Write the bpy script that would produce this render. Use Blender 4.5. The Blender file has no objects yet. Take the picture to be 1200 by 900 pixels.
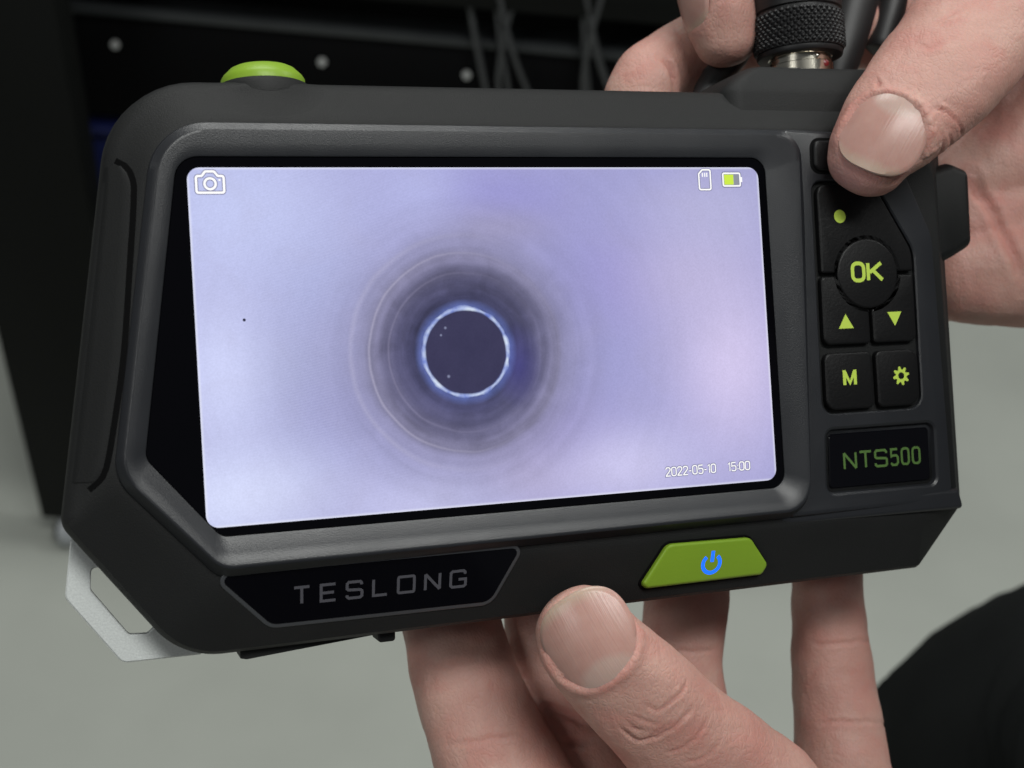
import bpy, bmesh, math, random
import numpy as np
from mathutils import Vector, Matrix
from mathutils.bvhtree import BVHTree

random.seed(4)
rng = np.random.default_rng(7)
MM = 0.001
scene = bpy.context.scene
COL = scene.collection

# ------------------------------------------------------------------ camera
cam_data = bpy.data.cameras.new("camera")
cam = bpy.data.objects.new("camera", cam_data)
COL.objects.link(cam)
cam.matrix_world = Matrix(((0.99619, -0.08716, 0, 0), (0.05602, 0.64034, -0.76604, 0), (0.06677, 0.76313, 0.64279, 1.3), (0, 0, 0, 1)))
cam_data.sensor_width = 36.0
cam_data.lens = 45.0
cam_data.clip_start = 0.02
cam_data.clip_end = 50.0
cam_data.dof.use_dof = True
cam_data.dof.focus_distance = 0.243
cam_data.dof.aperture_fstop = 21.0
scene.camera = cam

# ------------------------------------------------------------------ room light
world = bpy.data.worlds.new("World")
scene.world = world
world.use_nodes = True
wbg = world.node_tree.nodes["Background"]
wbg.inputs[0].default_value = (0.92, 0.97, 1.0, 1)
wbg.inputs[1].default_value = 0.075


def area(name, loc, target, sx, sy, power, color):
    d = bpy.data.lights.new(name, 'AREA')
    d.shape = 'RECTANGLE'
    d.size, d.size_y, d.energy, d.color = sx, sy, power, color
    o = bpy.data.objects.new(name, d)
    COL.objects.link(o)
    o.location = loc
    o.rotation_euler = (Vector(target) - Vector(loc)).to_track_quat('-Z', 'Y').to_euler()
    return o


for lx, ly, lw in ((0.45, -0.25, 24), (-0.25, 1.25, 22), (-1.9, -1.5, 26), (2.0, 1.3, 24)):  # ceiling lamps; the last is an added fill brightening the floor at right
    area("ceiling_and_fill_lamp", (lx, ly, 2.75), (lx, ly, 0), 1.2, 0.30, lw, (0.99, 1.0, 0.97))

vs = scene.view_settings
vs.view_transform = 'Standard'
vs.look = 'None'
vs.exposure = 0.0
vs.gamma = 1.0
vs.use_curve_mapping = False
scene.cycles.max_bounces = 8

DEVICE = Matrix(((0.94033, -0.14604, 0.30735, -0.0026), (0.32621, 0.64388, -0.6921, 0.18774), (-0.09682, 0.75106, 0.6531, 1.15414), (0, 0, 0, 1)))

# ------------------------------------------------------------------ materials
MATS = {}


def nodes_of(m):
    nt = m.node_tree
    return nt, nt.nodes, nt.links


def mat(name, color, rough=0.5, metal=0.0, spec=0.5, noise=0.0, nscale=40.0, bump=0.0, bscale=2000.0,
        emit=None, estr=0.0, coat=0.0, rough_var=0.0, dust=0.0):
    if name in MATS:
        return MATS[name]
    m = bpy.data.materials.new(name)
    m.use_nodes = True
    nt, N, L = nodes_of(m)
    b = N["Principled BSDF"]
    b.inputs["Base Color"].default_value = (*color, 1)
    b.inputs["Roughness"].default_value = rough
    b.inputs["Metallic"].default_value = metal
    b.inputs["Specular IOR Level"].default_value = spec
    b.inputs["Coat Weight"].default_value = coat
    tc = N.new("ShaderNodeTexCoord")
    if noise > 0:
        t = N.new("ShaderNodeTexNoise")
        t.inputs["Scale"].default_value = nscale
        t.inputs["Detail"].default_value = 6
        L.new(tc.outputs["Object"], t.inputs["Vector"])
        mx = N.new("ShaderNodeMix")
        mx.data_type = 'RGBA'
        mx.inputs["A"].default_value = (*[max(0, c * (1 - noise)) for c in color], 1)
        mx.inputs["B"].default_value = (*[min(1, c * (1 + noise)) for c in color], 1)
        L.new(t.outputs["Fac"], mx.inputs["Factor"])
        L.new(mx.outputs["Result"], b.inputs["Base Color"])
        if rough_var > 0:
            mr = N.new("ShaderNodeMapRange")
            mr.inputs["To Min"].default_value = rough - rough_var
            mr.inputs["To Max"].default_value = rough + rough_var
            L.new(t.outputs["Fac"], mr.inputs["Value"])
            L.new(mr.outputs["Result"], b.inputs["Roughness"])
    if dust > 0:
        vd = N.new("ShaderNodeTexVoronoi")
        vd.inputs["Scale"].default_value = 260
        L.new(tc.outputs["Object"], vd.inputs["Vector"])
        sx = N.new("ShaderNodeSeparateColor")
        L.new(vd.outputs["Color"], sx.inputs[0])
        r1 = N.new("ShaderNodeMath")
        r1.operation = 'MULTIPLY'
        L.new(sx.outputs[1], r1.inputs[0])
        r1.inputs[1].default_value = 0.055
        lt = N.new("ShaderNodeMath")
        lt.operation = 'LESS_THAN'
        L.new(vd.outputs["Distance"], lt.inputs[0])
        L.new(r1.outputs[0], lt.inputs[1])
        pick = N.new("ShaderNodeMath")
        pick.operation = 'LESS_THAN'
        L.new(sx.outputs[0], pick.inputs[0])
        pick.inputs[1].default_value = dust
        both = N.new("ShaderNodeMath")
        both.operation = 'MULTIPLY'
        L.new(lt.outputs[0], both.inputs[0])
        L.new(pick.outputs[0], both.inputs[1])
        dm = N.new("ShaderNodeMix")
        dm.data_type = 'RGBA'
        L.new(both.outputs[0], dm.inputs["Factor"])
        src = b.inputs["Base Color"].links
        if src:
            L.new(src[0].from_socket, dm.inputs["A"])
        else:
            dm.inputs["A"].default_value = (*color, 1)
        dm.inputs["B"].default_value = (0.55, 0.55, 0.53, 1)
        L.new(dm.outputs["Result"], b.inputs["Base Color"])
    if bump > 0:
        t2 = N.new("ShaderNodeTexNoise")
        t2.inputs["Scale"].default_value = bscale
        t2.inputs["Detail"].default_value = 3
        L.new(tc.outputs["Object"], t2.inputs["Vector"])
        bp = N.new("ShaderNodeBump")
        bp.inputs["Strength"].default_value = bump
        bp.inputs["Distance"].default_value = 0.0003
        L.new(t2.outputs["Fac"], bp.inputs["Height"])
        L.new(bp.outputs["Normal"], b.inputs["Normal"])
    if emit:
        b.inputs["Emission Color"].default_value = (*emit, 1)
        b.inputs["Emission Strength"].default_value = estr
    MATS[name] = m
    return m


M_rubber = mat("rubber_shell", (0.0115, 0.012, 0.0122), 0.58, spec=0.24, noise=0.18, nscale=60, bump=0.3, bscale=3800, rough_var=0.06, dust=0.10)
M_side = mat("side_rubber", (0.008, 0.0085, 0.0087), 0.55, spec=0.22, noise=0.15, nscale=80, bump=0.2, bscale=3200, dust=0.1)
M_chin = M_rubber
M_bezel = mat("grey_plastic", (0.017, 0.0182, 0.0215), 0.35, spec=0.42, noise=0.08, nscale=90, bump=0.14, bscale=4600, rough_var=0.07, dust=0.07)
M_glass = mat("black_glass", (0.002, 0.002, 0.003), 0.06, spec=0.16, dust=0.22)
M_plate = mat("gloss_plate", (0.003, 0.003, 0.0045), 0.12, spec=0.2, dust=0.12)
M_key = mat("key_rubber", (0.004, 0.004, 0.0045), 0.45, spec=0.25, bump=0.15, bscale=1800)
M_recess = mat("recess_black", (0.002, 0.002, 0.0022), 0.7, spec=0.08)
M_lime = mat("lime_plastic", (0.22, 0.37, 0.026), 0.42, spec=0.4, noise=0.05, nscale=100, bump=0.12, bscale=1500)
M_limeprint = mat("lime_print", (0.50, 0.66, 0.09), 0.5, spec=0.3)
M_greenprint = mat("green_print", (0.075, 0.15, 0.035), 0.5, spec=0.3)
M_greyprint = mat("grey_print", (0.085, 0.085, 0.10), 0.4, spec=0.4)
M_rim = mat("rim_grey", (0.055, 0.058, 0.064), 0.35, spec=0.5)
M_blue = mat("power_glow", (0.01, 0.06, 0.5), 0.5, emit=(0.006, 0.13, 1.0), estr=1.3)
M_white = mat("screen_white", (0.05, 0.05, 0.05), 0.3, emit=(1, 1, 1), estr=0.95)
M_icondark = mat("screen_shadow", (0.05, 0.05, 0.05), 0.3, emit=(0.18, 0.18, 0.36), estr=0.8)
M_icongreen = mat("screen_lime", (0.05, 0.05, 0.05), 0.3, emit=(0.62, 0.86, 0.02), estr=0.9)
M_icongrey = mat("screen_grey", (0.05, 0.05, 0.05), 0.3, emit=(0.28, 0.3, 0.36), estr=0.8)
M_steel = mat("blasted_steel", (0.62, 0.65, 0.64), 0.55, metal=0.2, noise=0.22, nscale=2600, bump=0.2, bscale=3000)
M_steeledge = M_steel
M_nickel = mat("nickel", (0.72, 0.68, 0.58), 0.18, metal=1.0, noise=0.06, nscale=200)
M_red = mat("red_dot", (0.16, 0.006, 0.008), 0.35)
M_blackmetal = mat("black_anodised", (0.009, 0.009, 0.010), 0.46, spec=0.35, noise=0.1, nscale=150)
M_cable = mat("cable_black", (0.014, 0.014, 0.015), 0.5)
M_floor = None


def display_material():
    """Lavender picture of the inside of a tube; the display is lit from within."""
    m = bpy.data.materials.new("display_picture")
    m.use_nodes = True
    nt, N, L = nodes_of(m)
    b = N["Principled BSDF"]
    b.inputs["Base Color"].default_value = (0.01, 0.01, 0.012, 1)
    b.inputs["Roughness"].default_value = 0.12
    b.inputs["Specular IOR Level"].default_value = 0.3
    tc = N.new("ShaderNodeTexCoord")
    mp = N.new("ShaderNodeMapping")
    mp.inputs["Scale"].default_value = (1000, 1000, 1000)     # mm
    L.new(tc.outputs["Object"], mp.inputs["Vector"])
    P = mp.outputs["Vector"]

    def math_(op, a, bb=None, clamp=False):
        n = N.new("ShaderNodeMath")
        n.operation = op
        n.use_clamp = clamp
        for i, v in enumerate((a, bb)):
            if v is None:
                continue
            if isinstance(v, (int, float)):
                n.inputs[i].default_value = v
            else:
                L.new(v, n.inputs[i])
        return n.outputs[0]

    def noise(scale, detail, vec=P, sc=None, dist=0.0):
        n = N.new("ShaderNodeTexNoise")
        n.inputs["Scale"].default_value = scale
        n.inputs["Detail"].default_value = detail
        n.inputs["Distortion"].default_value = dist
        if sc:
            q = N.new("ShaderNodeMapping")
            q.inputs["Scale"].default_value = sc
            L.new(vec, q.inputs["Vector"])
            vec = q.outputs["Vector"]
        L.new(vec, n.inputs["Vector"])
        return n.outputs["Fac"]

    def mixc(fac, A, B, mode='MIX'):
        n = N.new("ShaderNodeMix")
        n.data_type = 'RGBA'
        n.blend_type = mode
        if isinstance(fac, (int, float)):
            n.inputs["Factor"].default_value = fac
        else:
            L.new(fac, n.inputs["Factor"])
        for key, v in (("A", A), ("B", B)):
            if isinstance(v, tuple):
                n.inputs[key].default_value = (*v, 1)
            else:
                L.new(v, n.inputs[key])
        return n.outputs["Result"]

    def ramp(fac, stops, interp='EASE'):
        n = N.new("ShaderNodeValToRGB")
        n.color_ramp.interpolation = interp
        els = n.color_ramp.elements
        while len(els) < len(stops):
            els.new(0.5)
        for e, (p, c) in zip(els, stops):
            e.position = p
            e.color = (*c, 1)
        L.new(fac, n.inputs["Fac"])
        return n.outputs["Color"]

    sep = N.new("ShaderNodeSeparateXYZ")
    L.new(P, sep.inputs[0])
    x = math_('ADD', sep.outputs[0], 7.2)
    y = math_('ADD', sep.outputs[1], 2.9)
    wob = math_('MULTIPLY', math_('SUBTRACT', noise(0.10, 2), 0.5), 0.9)
    r = math_('ADD', math_('SQRT', math_('ADD', math_('MULTIPLY', x, x), math_('MULTIPLY', y, y))), wob)
    rr = math_('SQRT', math_('ADD', math_('MULTIPLY', x, x), math_('MULTIPLY', y, y)))
    ang = math_('ARCTAN2', y, x)
    # far wall colour: soft clouds of lavender, blue and warm grey
    wall = mixc(noise(0.03, 3, dist=0.4), (0.30, 0.305, 0.58), (0.40, 0.39, 0.68))
    for (bx_, by_), sx_, sy_, cc, am in (
            ((-2.4, 24.7), 15, 7, (0.29, 0.27, 0.62), 0.75), ((23.7, 9.6), 14, 10, (0.30, 0.28, 0.61), 0.8),
            ((-33.2, 10.2), 11, 10, (0.31, 0.34, 0.60), 0.55), ((-38.7, -5.1), 11, 9, (0.27, 0.29, 0.48), 0.6),
            ((-30.9, -13), 13, 7, (0.27, 0.27, 0.52), 0.7), ((7.1, -19.1), 15, 9, (0.31, 0.27, 0.56), 0.7),
            ((-0.7, 19.9), 11, 3.5, (0.34, 0.31, 0.42), 0.55), ((3.6, -26.9), 10, 6, (0.44, 0.37, 0.52), 0.5),
            ((-49.6, 24.2), 22, 15, (0.54, 0.59, 0.90), 0.85), ((-50.6, -26.1), 17, 9, (0.70, 0.75, 1.0), 0.9),
            ((-52, -4.9), 10, 15, (0.64, 0.68, 0.97), 0.85), ((47, -7.4), 13, 18, (0.68, 0.60, 0.86), 0.85),
            ((39.1, 10.1), 15, 11, (0.54, 0.49, 0.72), 0.65), ((23.5, -26.3), 16, 8, (0.66, 0.63, 0.90), 0.75),
            ((-14.1, 26.7), 8, 8, (0.50, 0.53, 0.86), 0.5), ((45.9, 23.8), 16, 9, (0.50, 0.49, 0.72), 0.6),
            ((-16.3, -30), 16, 6, (0.60, 0.60, 0.86), 0.65)):
        ex_ = math_('DIVIDE', math_('SUBTRACT', sep.outputs[0], bx_), sx_)
        ey_ = math_('DIVIDE', math_('SUBTRACT', sep.outputs[1], by_), sy_)
        g_ = math_('EXPONENT', math_('MULTIPLY', math_('ADD', math_('MULTIPLY', ex_, ex_), math_('MULTIPLY', ey_, ey_)), -1.0))
        wall = mixc(math_('MULTIPLY', g_, am), wall, cc)
    warm = math_('MULTIPLY', math_('SUBTRACT', noise(0.09, 3, dist=0.6), 0.52), 2.2, True)
    wall = mixc(math_('MULTIPLY', warm, 0.3), wall, (0.37, 0.34, 0.48))
    # tunnel getting darker towards the hole
    rn = math_('DIVIDE', r, 32.0)
    tun = ramp(rn, [(0.0, (0.04, 0.04, 0.09)), (0.255, (0.055, 0.06, 0.16)), (0.31, (0.055, 0.055, 0.125)),
                    (0.40, (0.08, 0.078, 0.155)), (0.47, (0.13, 0.125, 0.22)), (0.56, (0.20, 0.19, 0.30)),
                    (0.60, (0.235, 0.225, 0.36)), (0.8, (0.29, 0.28, 0.47)), (1.0, (0.4, 0.4, 0.7))])
    fade = ramp(rn, [(0.0, (0, 0, 0)), (0.42, (0, 0, 0)), (0.56, (0.12, 0.12, 0.12)), (0.62, (0.36, 0.36, 0.36)), (0.78, (0.7, 0.7, 0.7)), (1.0, (1, 1, 1))])
    col = mixc(fade, tun, wall)
    # rings of the tube wall
    polar = N.new("ShaderNodeCombineXYZ")
    L.new(r, polar.inputs[0])
    L.new(math_('MULTIPLY', math_('COSINE', ang), 1.3), polar.inputs[1])
    L.new(math_('MULTIPLY', math_('SINE', ang), 1.3), polar.inputs[2])
    rings = noise(0.5, 4, vec=polar.outputs[0])
    inner = ramp(rn, [(0.0, (0, 0, 0)), (0.26, (1, 1, 1)), (0.5, (0.7, 0.7, 0.7)), (0.64, (0.26, 0.26, 0.26)), (0.95, (0.045, 0.045, 0.045))])
    ringamt = math_('MULTIPLY', math_('SUBTRACT', math_('ADD', math_('MULTIPLY', rings, 0.6), math_('MULTIPLY', noise(0.22, 4, dist=0.5), 0.4)), 0.5), 2.6)
    gain = math_('ADD', math_('MULTIPLY', ringamt, inner), 1.0)
    gc = N.new("ShaderNodeCombineColor")
    for i in range(3):
        L.new(gain, gc.inputs[i])
    col = mixc(1.0, col, gc.outputs[0], 'MULTIPLY')
    # blue shade right of the hole
    bx = math_('SUBTRACT', x, 10.0)
    by = math_('ADD', y, 3.0)
    bl = math_('SUBTRACT', 1.0, math_('MULTIPLY', math_('SQRT', math_('ADD', math_('MULTIPLY', bx, bx), math_('MULTIPLY', math_('MULTIPLY', by, by), 0.35))), 0.2), True)
    col = mixc(math_('MULTIPLY', bl, 0.7), col, (0.055, 0.05, 0.23))
    # faint ledge lines, stronger on the left
    for rad, wd, st, cc in ((18.2, 0.35, 0.6, (0.40, 0.38, 0.53)), (14.6, 0.3, 0.3, (0.28, 0.26, 0.40)), (21.5, 0.7, 0.25, (0.50, 0.48, 0.66))):
        e = math_('SUBTRACT', 1.0, math_('DIVIDE', math_('ABSOLUTE', math_('SUBTRACT', r, rad)), wd), True)
        side_ = math_('MULTIPLY', math_('SUBTRACT', 8.0, x), 0.045, True)
        col = mixc(math_('MULTIPLY', math_('MULTIPLY', e, st), math_('ADD', side_, 0.12)), col, cc)
    # fine moire lines across the left side
    wv = N.new("ShaderNodeTexWave")
    wv.inputs["Scale"].default_value = 1.15
    wv.inputs["Distortion"].default_value = 1.2
    wv.inputs["Detail Scale"].default_value = 0.06
    q = N.new("ShaderNodeMapping")
    q.inputs["Rotation"].default_value = (0, 0, math.radians(101))
    L.new(P, q.inputs["Vector"])
    L.new(q.outputs["Vector"], wv.inputs["Vector"])
    left = math_('MULTIPLY', math_('SUBTRACT', 12, sep.outputs[0]), 0.02, True)
    col = mixc(math_('MULTIPLY', math_('MULTIPLY', wv.outputs["Fac"], math_('MULTIPLY', left, math_('MULTIPLY', math_('SUBTRACT', rn, 0.5), 3.0, True))), 0.3), col, (0.68, 0.72, 0.95))
    # bright edge ring and dark hole
    rim = math_('SUBTRACT', 1.0, math_('DIVIDE', math_('ABSOLUTE', math_('SUBTRACT', rr, 8.05)), math_('ADD', 0.12, math_('MULTIPLY', math_('POWER', noise(0.32, 4), 2.0), 1.25))), True)
    rim = math_('POWER', rim, 0.7)
    rimc = mixc(math_('MULTIPLY', math_('SUBTRACT', noise(0.4, 2), 0.3), 2.5, True), (0.12, 0.18, 0.6), (0.85, 0.95, 1.0))
    col = mixc(rim, col, rimc)
    halo = math_('SUBTRACT', 1.0, math_('DIVIDE', math_('ABSOLUTE', math_('SUBTRACT', rr, 8.6)), 1.3), True)
    col = mixc(math_('MULTIPLY', halo, math_('MULTIPLY', noise(0.3, 3), 0.5)), col, (0.2, 0.3, 0.85))
    hole = math_('MULTIPLY', math_('SUBTRACT', 7.75, rr), 4.0, True)
    hc = mixc(noise(0.2, 3), (0.028, 0.026, 0.072), (0.045, 0.042, 0.1))
    col = mixc(hole, col, hc)
    # reflections inside the hole
    for px, py, sz in ((-3.7, 4.6, 0.35), (-3.6, -4.3, 0.4), (-4.6, 3.3, 0.3)):
        ddx, ddy = math_('SUBTRACT', x, px), math_('SUBTRACT', y, py)
        e = math_('SUBTRACT', 1.0, math_('DIVIDE', math_('SQRT', math_('ADD', math_('MULTIPLY', ddx, ddx), math_('MULTIPLY', ddy, ddy))), sz), True)
        col = mixc(math_('MULTIPLY', e, 0.5), col, (0.5, 0.55, 0.8))
    # dark speck on the picture
    ddx, ddy = math_('SUBTRACT', sep.outputs[0], (-47, 4.5)[0]), math_('SUBTRACT', sep.outputs[1], (-47, 4.5)[1])
    e = math_('LESS_THAN', math_('ADD', math_('MULTIPLY', ddx, ddx), math_('MULTIPLY', ddy, ddy)), 0.07)
    col = mixc(e, col, (0.02, 0.02, 0.05))
    # sensor noise
    gn = math_('ADD', math_('MULTIPLY', math_('SUBTRACT', noise(3.2, 2), 0.5), 0.22), 1.0)
    gc2 = N.new("ShaderNodeCombineColor")
    for i in range(3):
        L.new(gn, gc2.inputs[i])
    col = mixc(1.0, col, gc2.outputs[0], 'MULTIPLY')
    # bright border of the backlight
    ax = math_('SUBTRACT', 55.35, math_('ABSOLUTE', sep.outputs[0]))
    ay = math_('SUBTRACT', 31.13, math_('ABSOLUTE', sep.outputs[1]))
    ed = math_('SUBTRACT', 1.0, math_('DIVIDE', math_('MINIMUM', ax, ay), 0.5), True)
    col = mixc(math_('MULTIPLY', ed, 0.6), col, (0.9, 0.92, 1.0))
    L.new(col, b.inputs["Emission Color"])
    b.inputs["Emission Strength"].default_value = 1.0
    return m


def skin_material(name, base, red, pale):
    m = bpy.data.materials.new(name)
    m.use_nodes = True
    nt, N, L = nodes_of(m)
    b = N["Principled BSDF"]
    tc = N.new("ShaderNodeTexCoord")

    def noise(scale, detail=4, dist=0.0):
        n = N.new("ShaderNodeTexNoise")
        n.inputs["Scale"].default_value = scale
        n.inputs["Detail"].default_value = detail
        n.inputs["Distortion"].default_value = dist
        L.new(tc.outputs["Object"], n.inputs["Vector"])
        return n.outputs["Fac"]

    def ramp(f, p0, p1):
        n = N.new("ShaderNodeMapRange")
        n.inputs["From Min"].default_value = p0
        n.inputs["From Max"].default_value = p1
        L.new(f, n.inputs["Value"])
        return n.outputs["Result"]

    def mix(f, A, B):
        n = N.new("ShaderNodeMix")
        n.data_type = 'RGBA'
        L.new(f, n.inputs["Factor"])
        for k, v in (("A", A), ("B", B)):
            if isinstance(v, tuple):
                n.inputs[k].default_value = (*v, 1)
            else:
                L.new(v, n.inputs[k])
        return n.outputs["Result"]

    c = mix(ramp(noise(60, 3), 0.35, 0.7), base, pale)
    c = mix(ramp(noise(130, 5, 0.5), 0.48, 0.95), c, red)
    at = N.new("ShaderNodeAttribute")
    at.attribute_name = "flush"
    c = mix(at.outputs["Fac"], c, red)
    at2 = N.new("ShaderNodeAttribute")
    at2.attribute_name = "dry"
    c = mix(at2.outputs["Fac"], c, pale)
    fine = mix(ramp(noise(1700, 3), 0.3, 0.75), c, tuple(x * 0.86 for x in base))
    fm = N.new("ShaderNodeMix")
    fm.data_type = 'RGBA'
    fm.inputs["Factor"].default_value = 0.35
    L.new(c, fm.inputs["A"])
    L.new(fine, fm.inputs["B"])
    L.new(fm.outputs["Result"], b.inputs["Base Color"])
    b.inputs["Roughness"].default_value = 0.52
    b.inputs["Specular IOR Level"].default_value = 0.35
    b.inputs["Subsurface Weight"].default_value = 0.22
    b.inputs["Subsurface Radius"].default_value = (1.0, 0.35, 0.2)
    b.inputs["Subsurface Scale"].default_value = 0.0022
    # skin lines
    vo = N.new("ShaderNodeTexVoronoi")
    vo.feature = 'DISTANCE_TO_EDGE'
    vo.inputs["Scale"].default_value = 1150
    mp = N.new("ShaderNodeMapping")
    mp.inputs["Scale"].default_value = (1.0, 0.62, 0.8)
    mp.inputs["Rotation"].default_value = (0, 0, 0.7)
    nz = N.new("ShaderNodeTexNoise")
    nz.inputs["Scale"].default_value = 300
    L.new(tc.outputs["Object"], nz.inputs["Vector"])
    va = N.new("ShaderNodeVectorMath")
    va.operation = 'MULTIPLY_ADD'
    va.inputs[1].default_value = (0.002, 0.002, 0.002)
    L.new(nz.outputs["Color"], va.inputs[0])
    L.new(tc.outputs["Object"], va.inputs[2])
    L.new(va.outputs[0], mp.inputs["Vector"])
    L.new(mp.outputs[0], vo.inputs["Vector"])
    b1 = N.new("ShaderNodeBump")
    b1.inputs["Strength"].default_value = 0.26
    b1.inputs["Distance"].default_value = 0.00022
    L.new(ramp(vo.outputs["Distance"], 0.0, 0.22), b1.inputs["Height"])
    b2 = N.new("ShaderNodeBump")
    b2.inputs["Strength"].default_value = 0.2
    b2.inputs["Distance"].default_value = 0.0005
    L.new(noise(520, 4, 0.2), b2.inputs["Height"])
    L.new(b1.outputs["Normal"], b2.inputs["Normal"])
    L.new(b2.outputs["Normal"], b.inputs["Normal"])
    return m


def nail_material():
    m = bpy.data.materials.new("finger_nail")
    m.use_nodes = True
    nt, N, L = nodes_of(m)
    b = N["Principled BSDF"]
    uv = N.new("ShaderNodeUVMap")
    uv.uv_map = "plate"
    sep = N.new("ShaderNodeSeparateXYZ")
    L.new(uv.outputs[0], sep.inputs[0])
    tc = N.new("ShaderNodeTexCoord")
    nz = N.new("ShaderNodeTexNoise")
    nz.inputs["Scale"].default_value = 350
    nz.inputs["Detail"].default_value = 4
    L.new(tc.outputs["Object"], nz.inputs["Vector"])

    def M(op, a, c=None, clamp=False):
        n = N.new("ShaderNodeMath")
        n.operation = op
        n.use_clamp = clamp
        for i, v in enumerate((a, c)):
            if v is None:
                continue
            if isinstance(v, (int, float)):
                n.inputs[i].default_value = v
            else:
                L.new(v, n.inputs[i])
        return n.outputs[0]

    def mix(f, A, B):
        n = N.new("ShaderNodeMix")
        n.data_type = 'RGBA'
        L.new(f, n.inputs["Factor"])
        for k, v in (("A", A), ("B", B)):
            if isinstance(v, tuple):
                n.inputs[k].default_value = (*v, 1)
            else:
                L.new(v, n.inputs[k])
        return n.outputs["Result"]
    u, v = sep.outputs[0], sep.outputs[1]
    c = mix(nz.outputs["Fac"], (0.42, 0.225, 0.19), (0.50, 0.305, 0.26))
    # half moon at the root (v = 0) and free edge at the tip (v = 1)
    lx = M('MULTIPLY', M('SUBTRACT', u, 0.5), 0.98)
    ly = M('ADD', v, 0.05)
    lr = M('SQRT', M('ADD', M('MULTIPLY', lx, lx), M('MULTIPLY', ly, ly)))
    wob = M('MULTIPLY', M('SUBTRACT', nz.outputs["Fac"], 0.5), 0.06)
    lun = M('MULTIPLY', M('SUBTRACT', 0.37, M('ADD', lr, wob)), 12.0, True)
    c = mix(M('MULTIPLY', lun, 0.6), c, (0.49, 0.375, 0.325))
    ex = M('MULTIPLY', M('POWER', M('ABSOLUTE', M('SUBTRACT', u, 0.5)), 2.0), 0.5)
    fe = M('MULTIPLY', M('SUBTRACT', M('ADD', v, M('ADD', ex, wob)), 0.86), 8.0, True)
    c = mix(M('MULTIPLY', fe, 0.5), c, (0.47, 0.42, 0.31))
    L.new(c, b.inputs["Base Color"])
    b.inputs["Roughness"].default_value = 0.31
    b.inputs["Specular IOR Level"].default_value = 0.45
    b.inputs["Subsurface Weight"].default_value = 0.12
    b.inputs["Subsurface Scale"].default_value = 0.0015
    wv = N.new("ShaderNodeTexNoise")
    mp = N.new("ShaderNodeMapping")
    mp.inputs["Scale"].default_value = (42, 1.4, 1)
    L.new(uv.outputs[0], mp.inputs["Vector"])
    L.new(mp.outputs[0], wv.inputs["Vector"])
    wv.inputs["Scale"].default_value = 1.0
    wv.inputs["Detail"].default_value = 3
    bp = N.new("ShaderNodeBump")
    bp.inputs["Strength"].default_value = 0.2
    bp.inputs["Distance"].default_value = 0.0003
    L.new(wv.outputs["Fac"], bp.inputs["Height"])
    L.new(bp.outputs["Normal"], b.inputs["Normal"])
    return m


M_display = display_material()
M_skin = skin_material("skin", (0.50, 0.275, 0.23), (0.50, 0.19, 0.16), (0.57, 0.365, 0.305))
M_nail = nail_material()


# ------------------------------------------------------------------ mesh helpers (coordinates in mm)
def link(name, me, material, parent=None, smooth=35.0, world=None, **props):
    if smooth is not None:
        me.shade_smooth()
        if smooth < 180:
            me.set_sharp_from_angle(angle=math.radians(smooth))
    if material:
        me.materials.append(material)
    o = bpy.data.objects.new(name, me)
    COL.objects.link(o)
    if parent:
        o.parent = parent
    if world is not None:
        o.matrix_world = world
    for k, v in props.items():
        o[k] = v
    return o


def pydata(name, verts, faces, scale=MM):
    me = bpy.data.meshes.new(name)
    me.from_pydata([(v[0] * scale, v[1] * scale, v[2] * scale) for v in verts], [], faces)
    bm = bmesh.new()
    bm.from_mesh(me)
    bmesh.ops.remove_doubles(bm, verts=bm.verts, dist=1e-7)
    bmesh.ops.recalc_face_normals(bm, faces=bm.faces)
    bm.to_mesh(me)
    bm.free()
    return me


def fillet(corners, n=8):
    """corners: (x, y, radius) in order; returns rounded outline with n+1 points per corner."""
    out = []
    k = len(corners)
    for i in range(k):
        p = Vector(corners[i][:2])
        a = Vector(corners[i - 1][:2])
        c = Vector(corners[(i + 1) % k][:2])
        r = corners[i][2]
        d1, d2 = (a - p), (c - p)
        l1, l2 = d1.length, d2.length
        d1.normalize()
        d2.normalize()
        ang = d1.angle(d2)
        if r <= 1e-4 or abs(ang - math.pi) < 1e-3:
            out += [p.copy() for _ in range(n + 1)]
            continue
        tl = min(r / math.tan(ang / 2), l1 * 0.49, l2 * 0.49)
        r = tl * math.tan(ang / 2)
        t1, t2 = p + d1 * tl, p + d2 * tl
        bis = (d1 + d2).normalized()
        ctr = p + bis * (r / math.sin(ang / 2))
        v1, v2 = t1 - ctr, t2 - ctr
        sw = v1.angle(v2)
        sgn = 1 if v1.cross(v2) > 0 else -1
        for j in range(n + 1):
            a2 = sgn * sw * j / n
            out.append(ctr + Vector((v1.x * math.cos(a2) - v1.y * math.sin(a2), v1.x * math.sin(a2) + v1.y * math.cos(a2))))
    return out


def inset(corners, d):
    """move every edge of a corner polygon inwards by d (clockwise or not)."""
    k = len(corners)
    area2 = sum(corners[i][0] * corners[(i + 1) % k][1] - corners[(i + 1) % k][0] * corners[i][1] for i in range(k))
    s = 1 if area2 > 0 else -1
    res = []
    for i in range(k):
        p = Vector(corners[i][:2])
        a = Vector(corners[i - 1][:2])
        c = Vector(corners[(i + 1) % k][:2])
        e1, e2 = (p - a).normalized(), (c - p).normalized()
        n1, n2 = Vector((-e1.y, e1.x)) * s, Vector((-e2.y, e2.x)) * s
        b = n1 + n2
        q = p + b * (d / max(0.25, 1 + n1.dot(n2)))
        res.append((q.x, q.y, max(0.15, corners[i][2] - d if e1.cross(e2) * s > 0 else corners[i][2] + d)))
    return res


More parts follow.
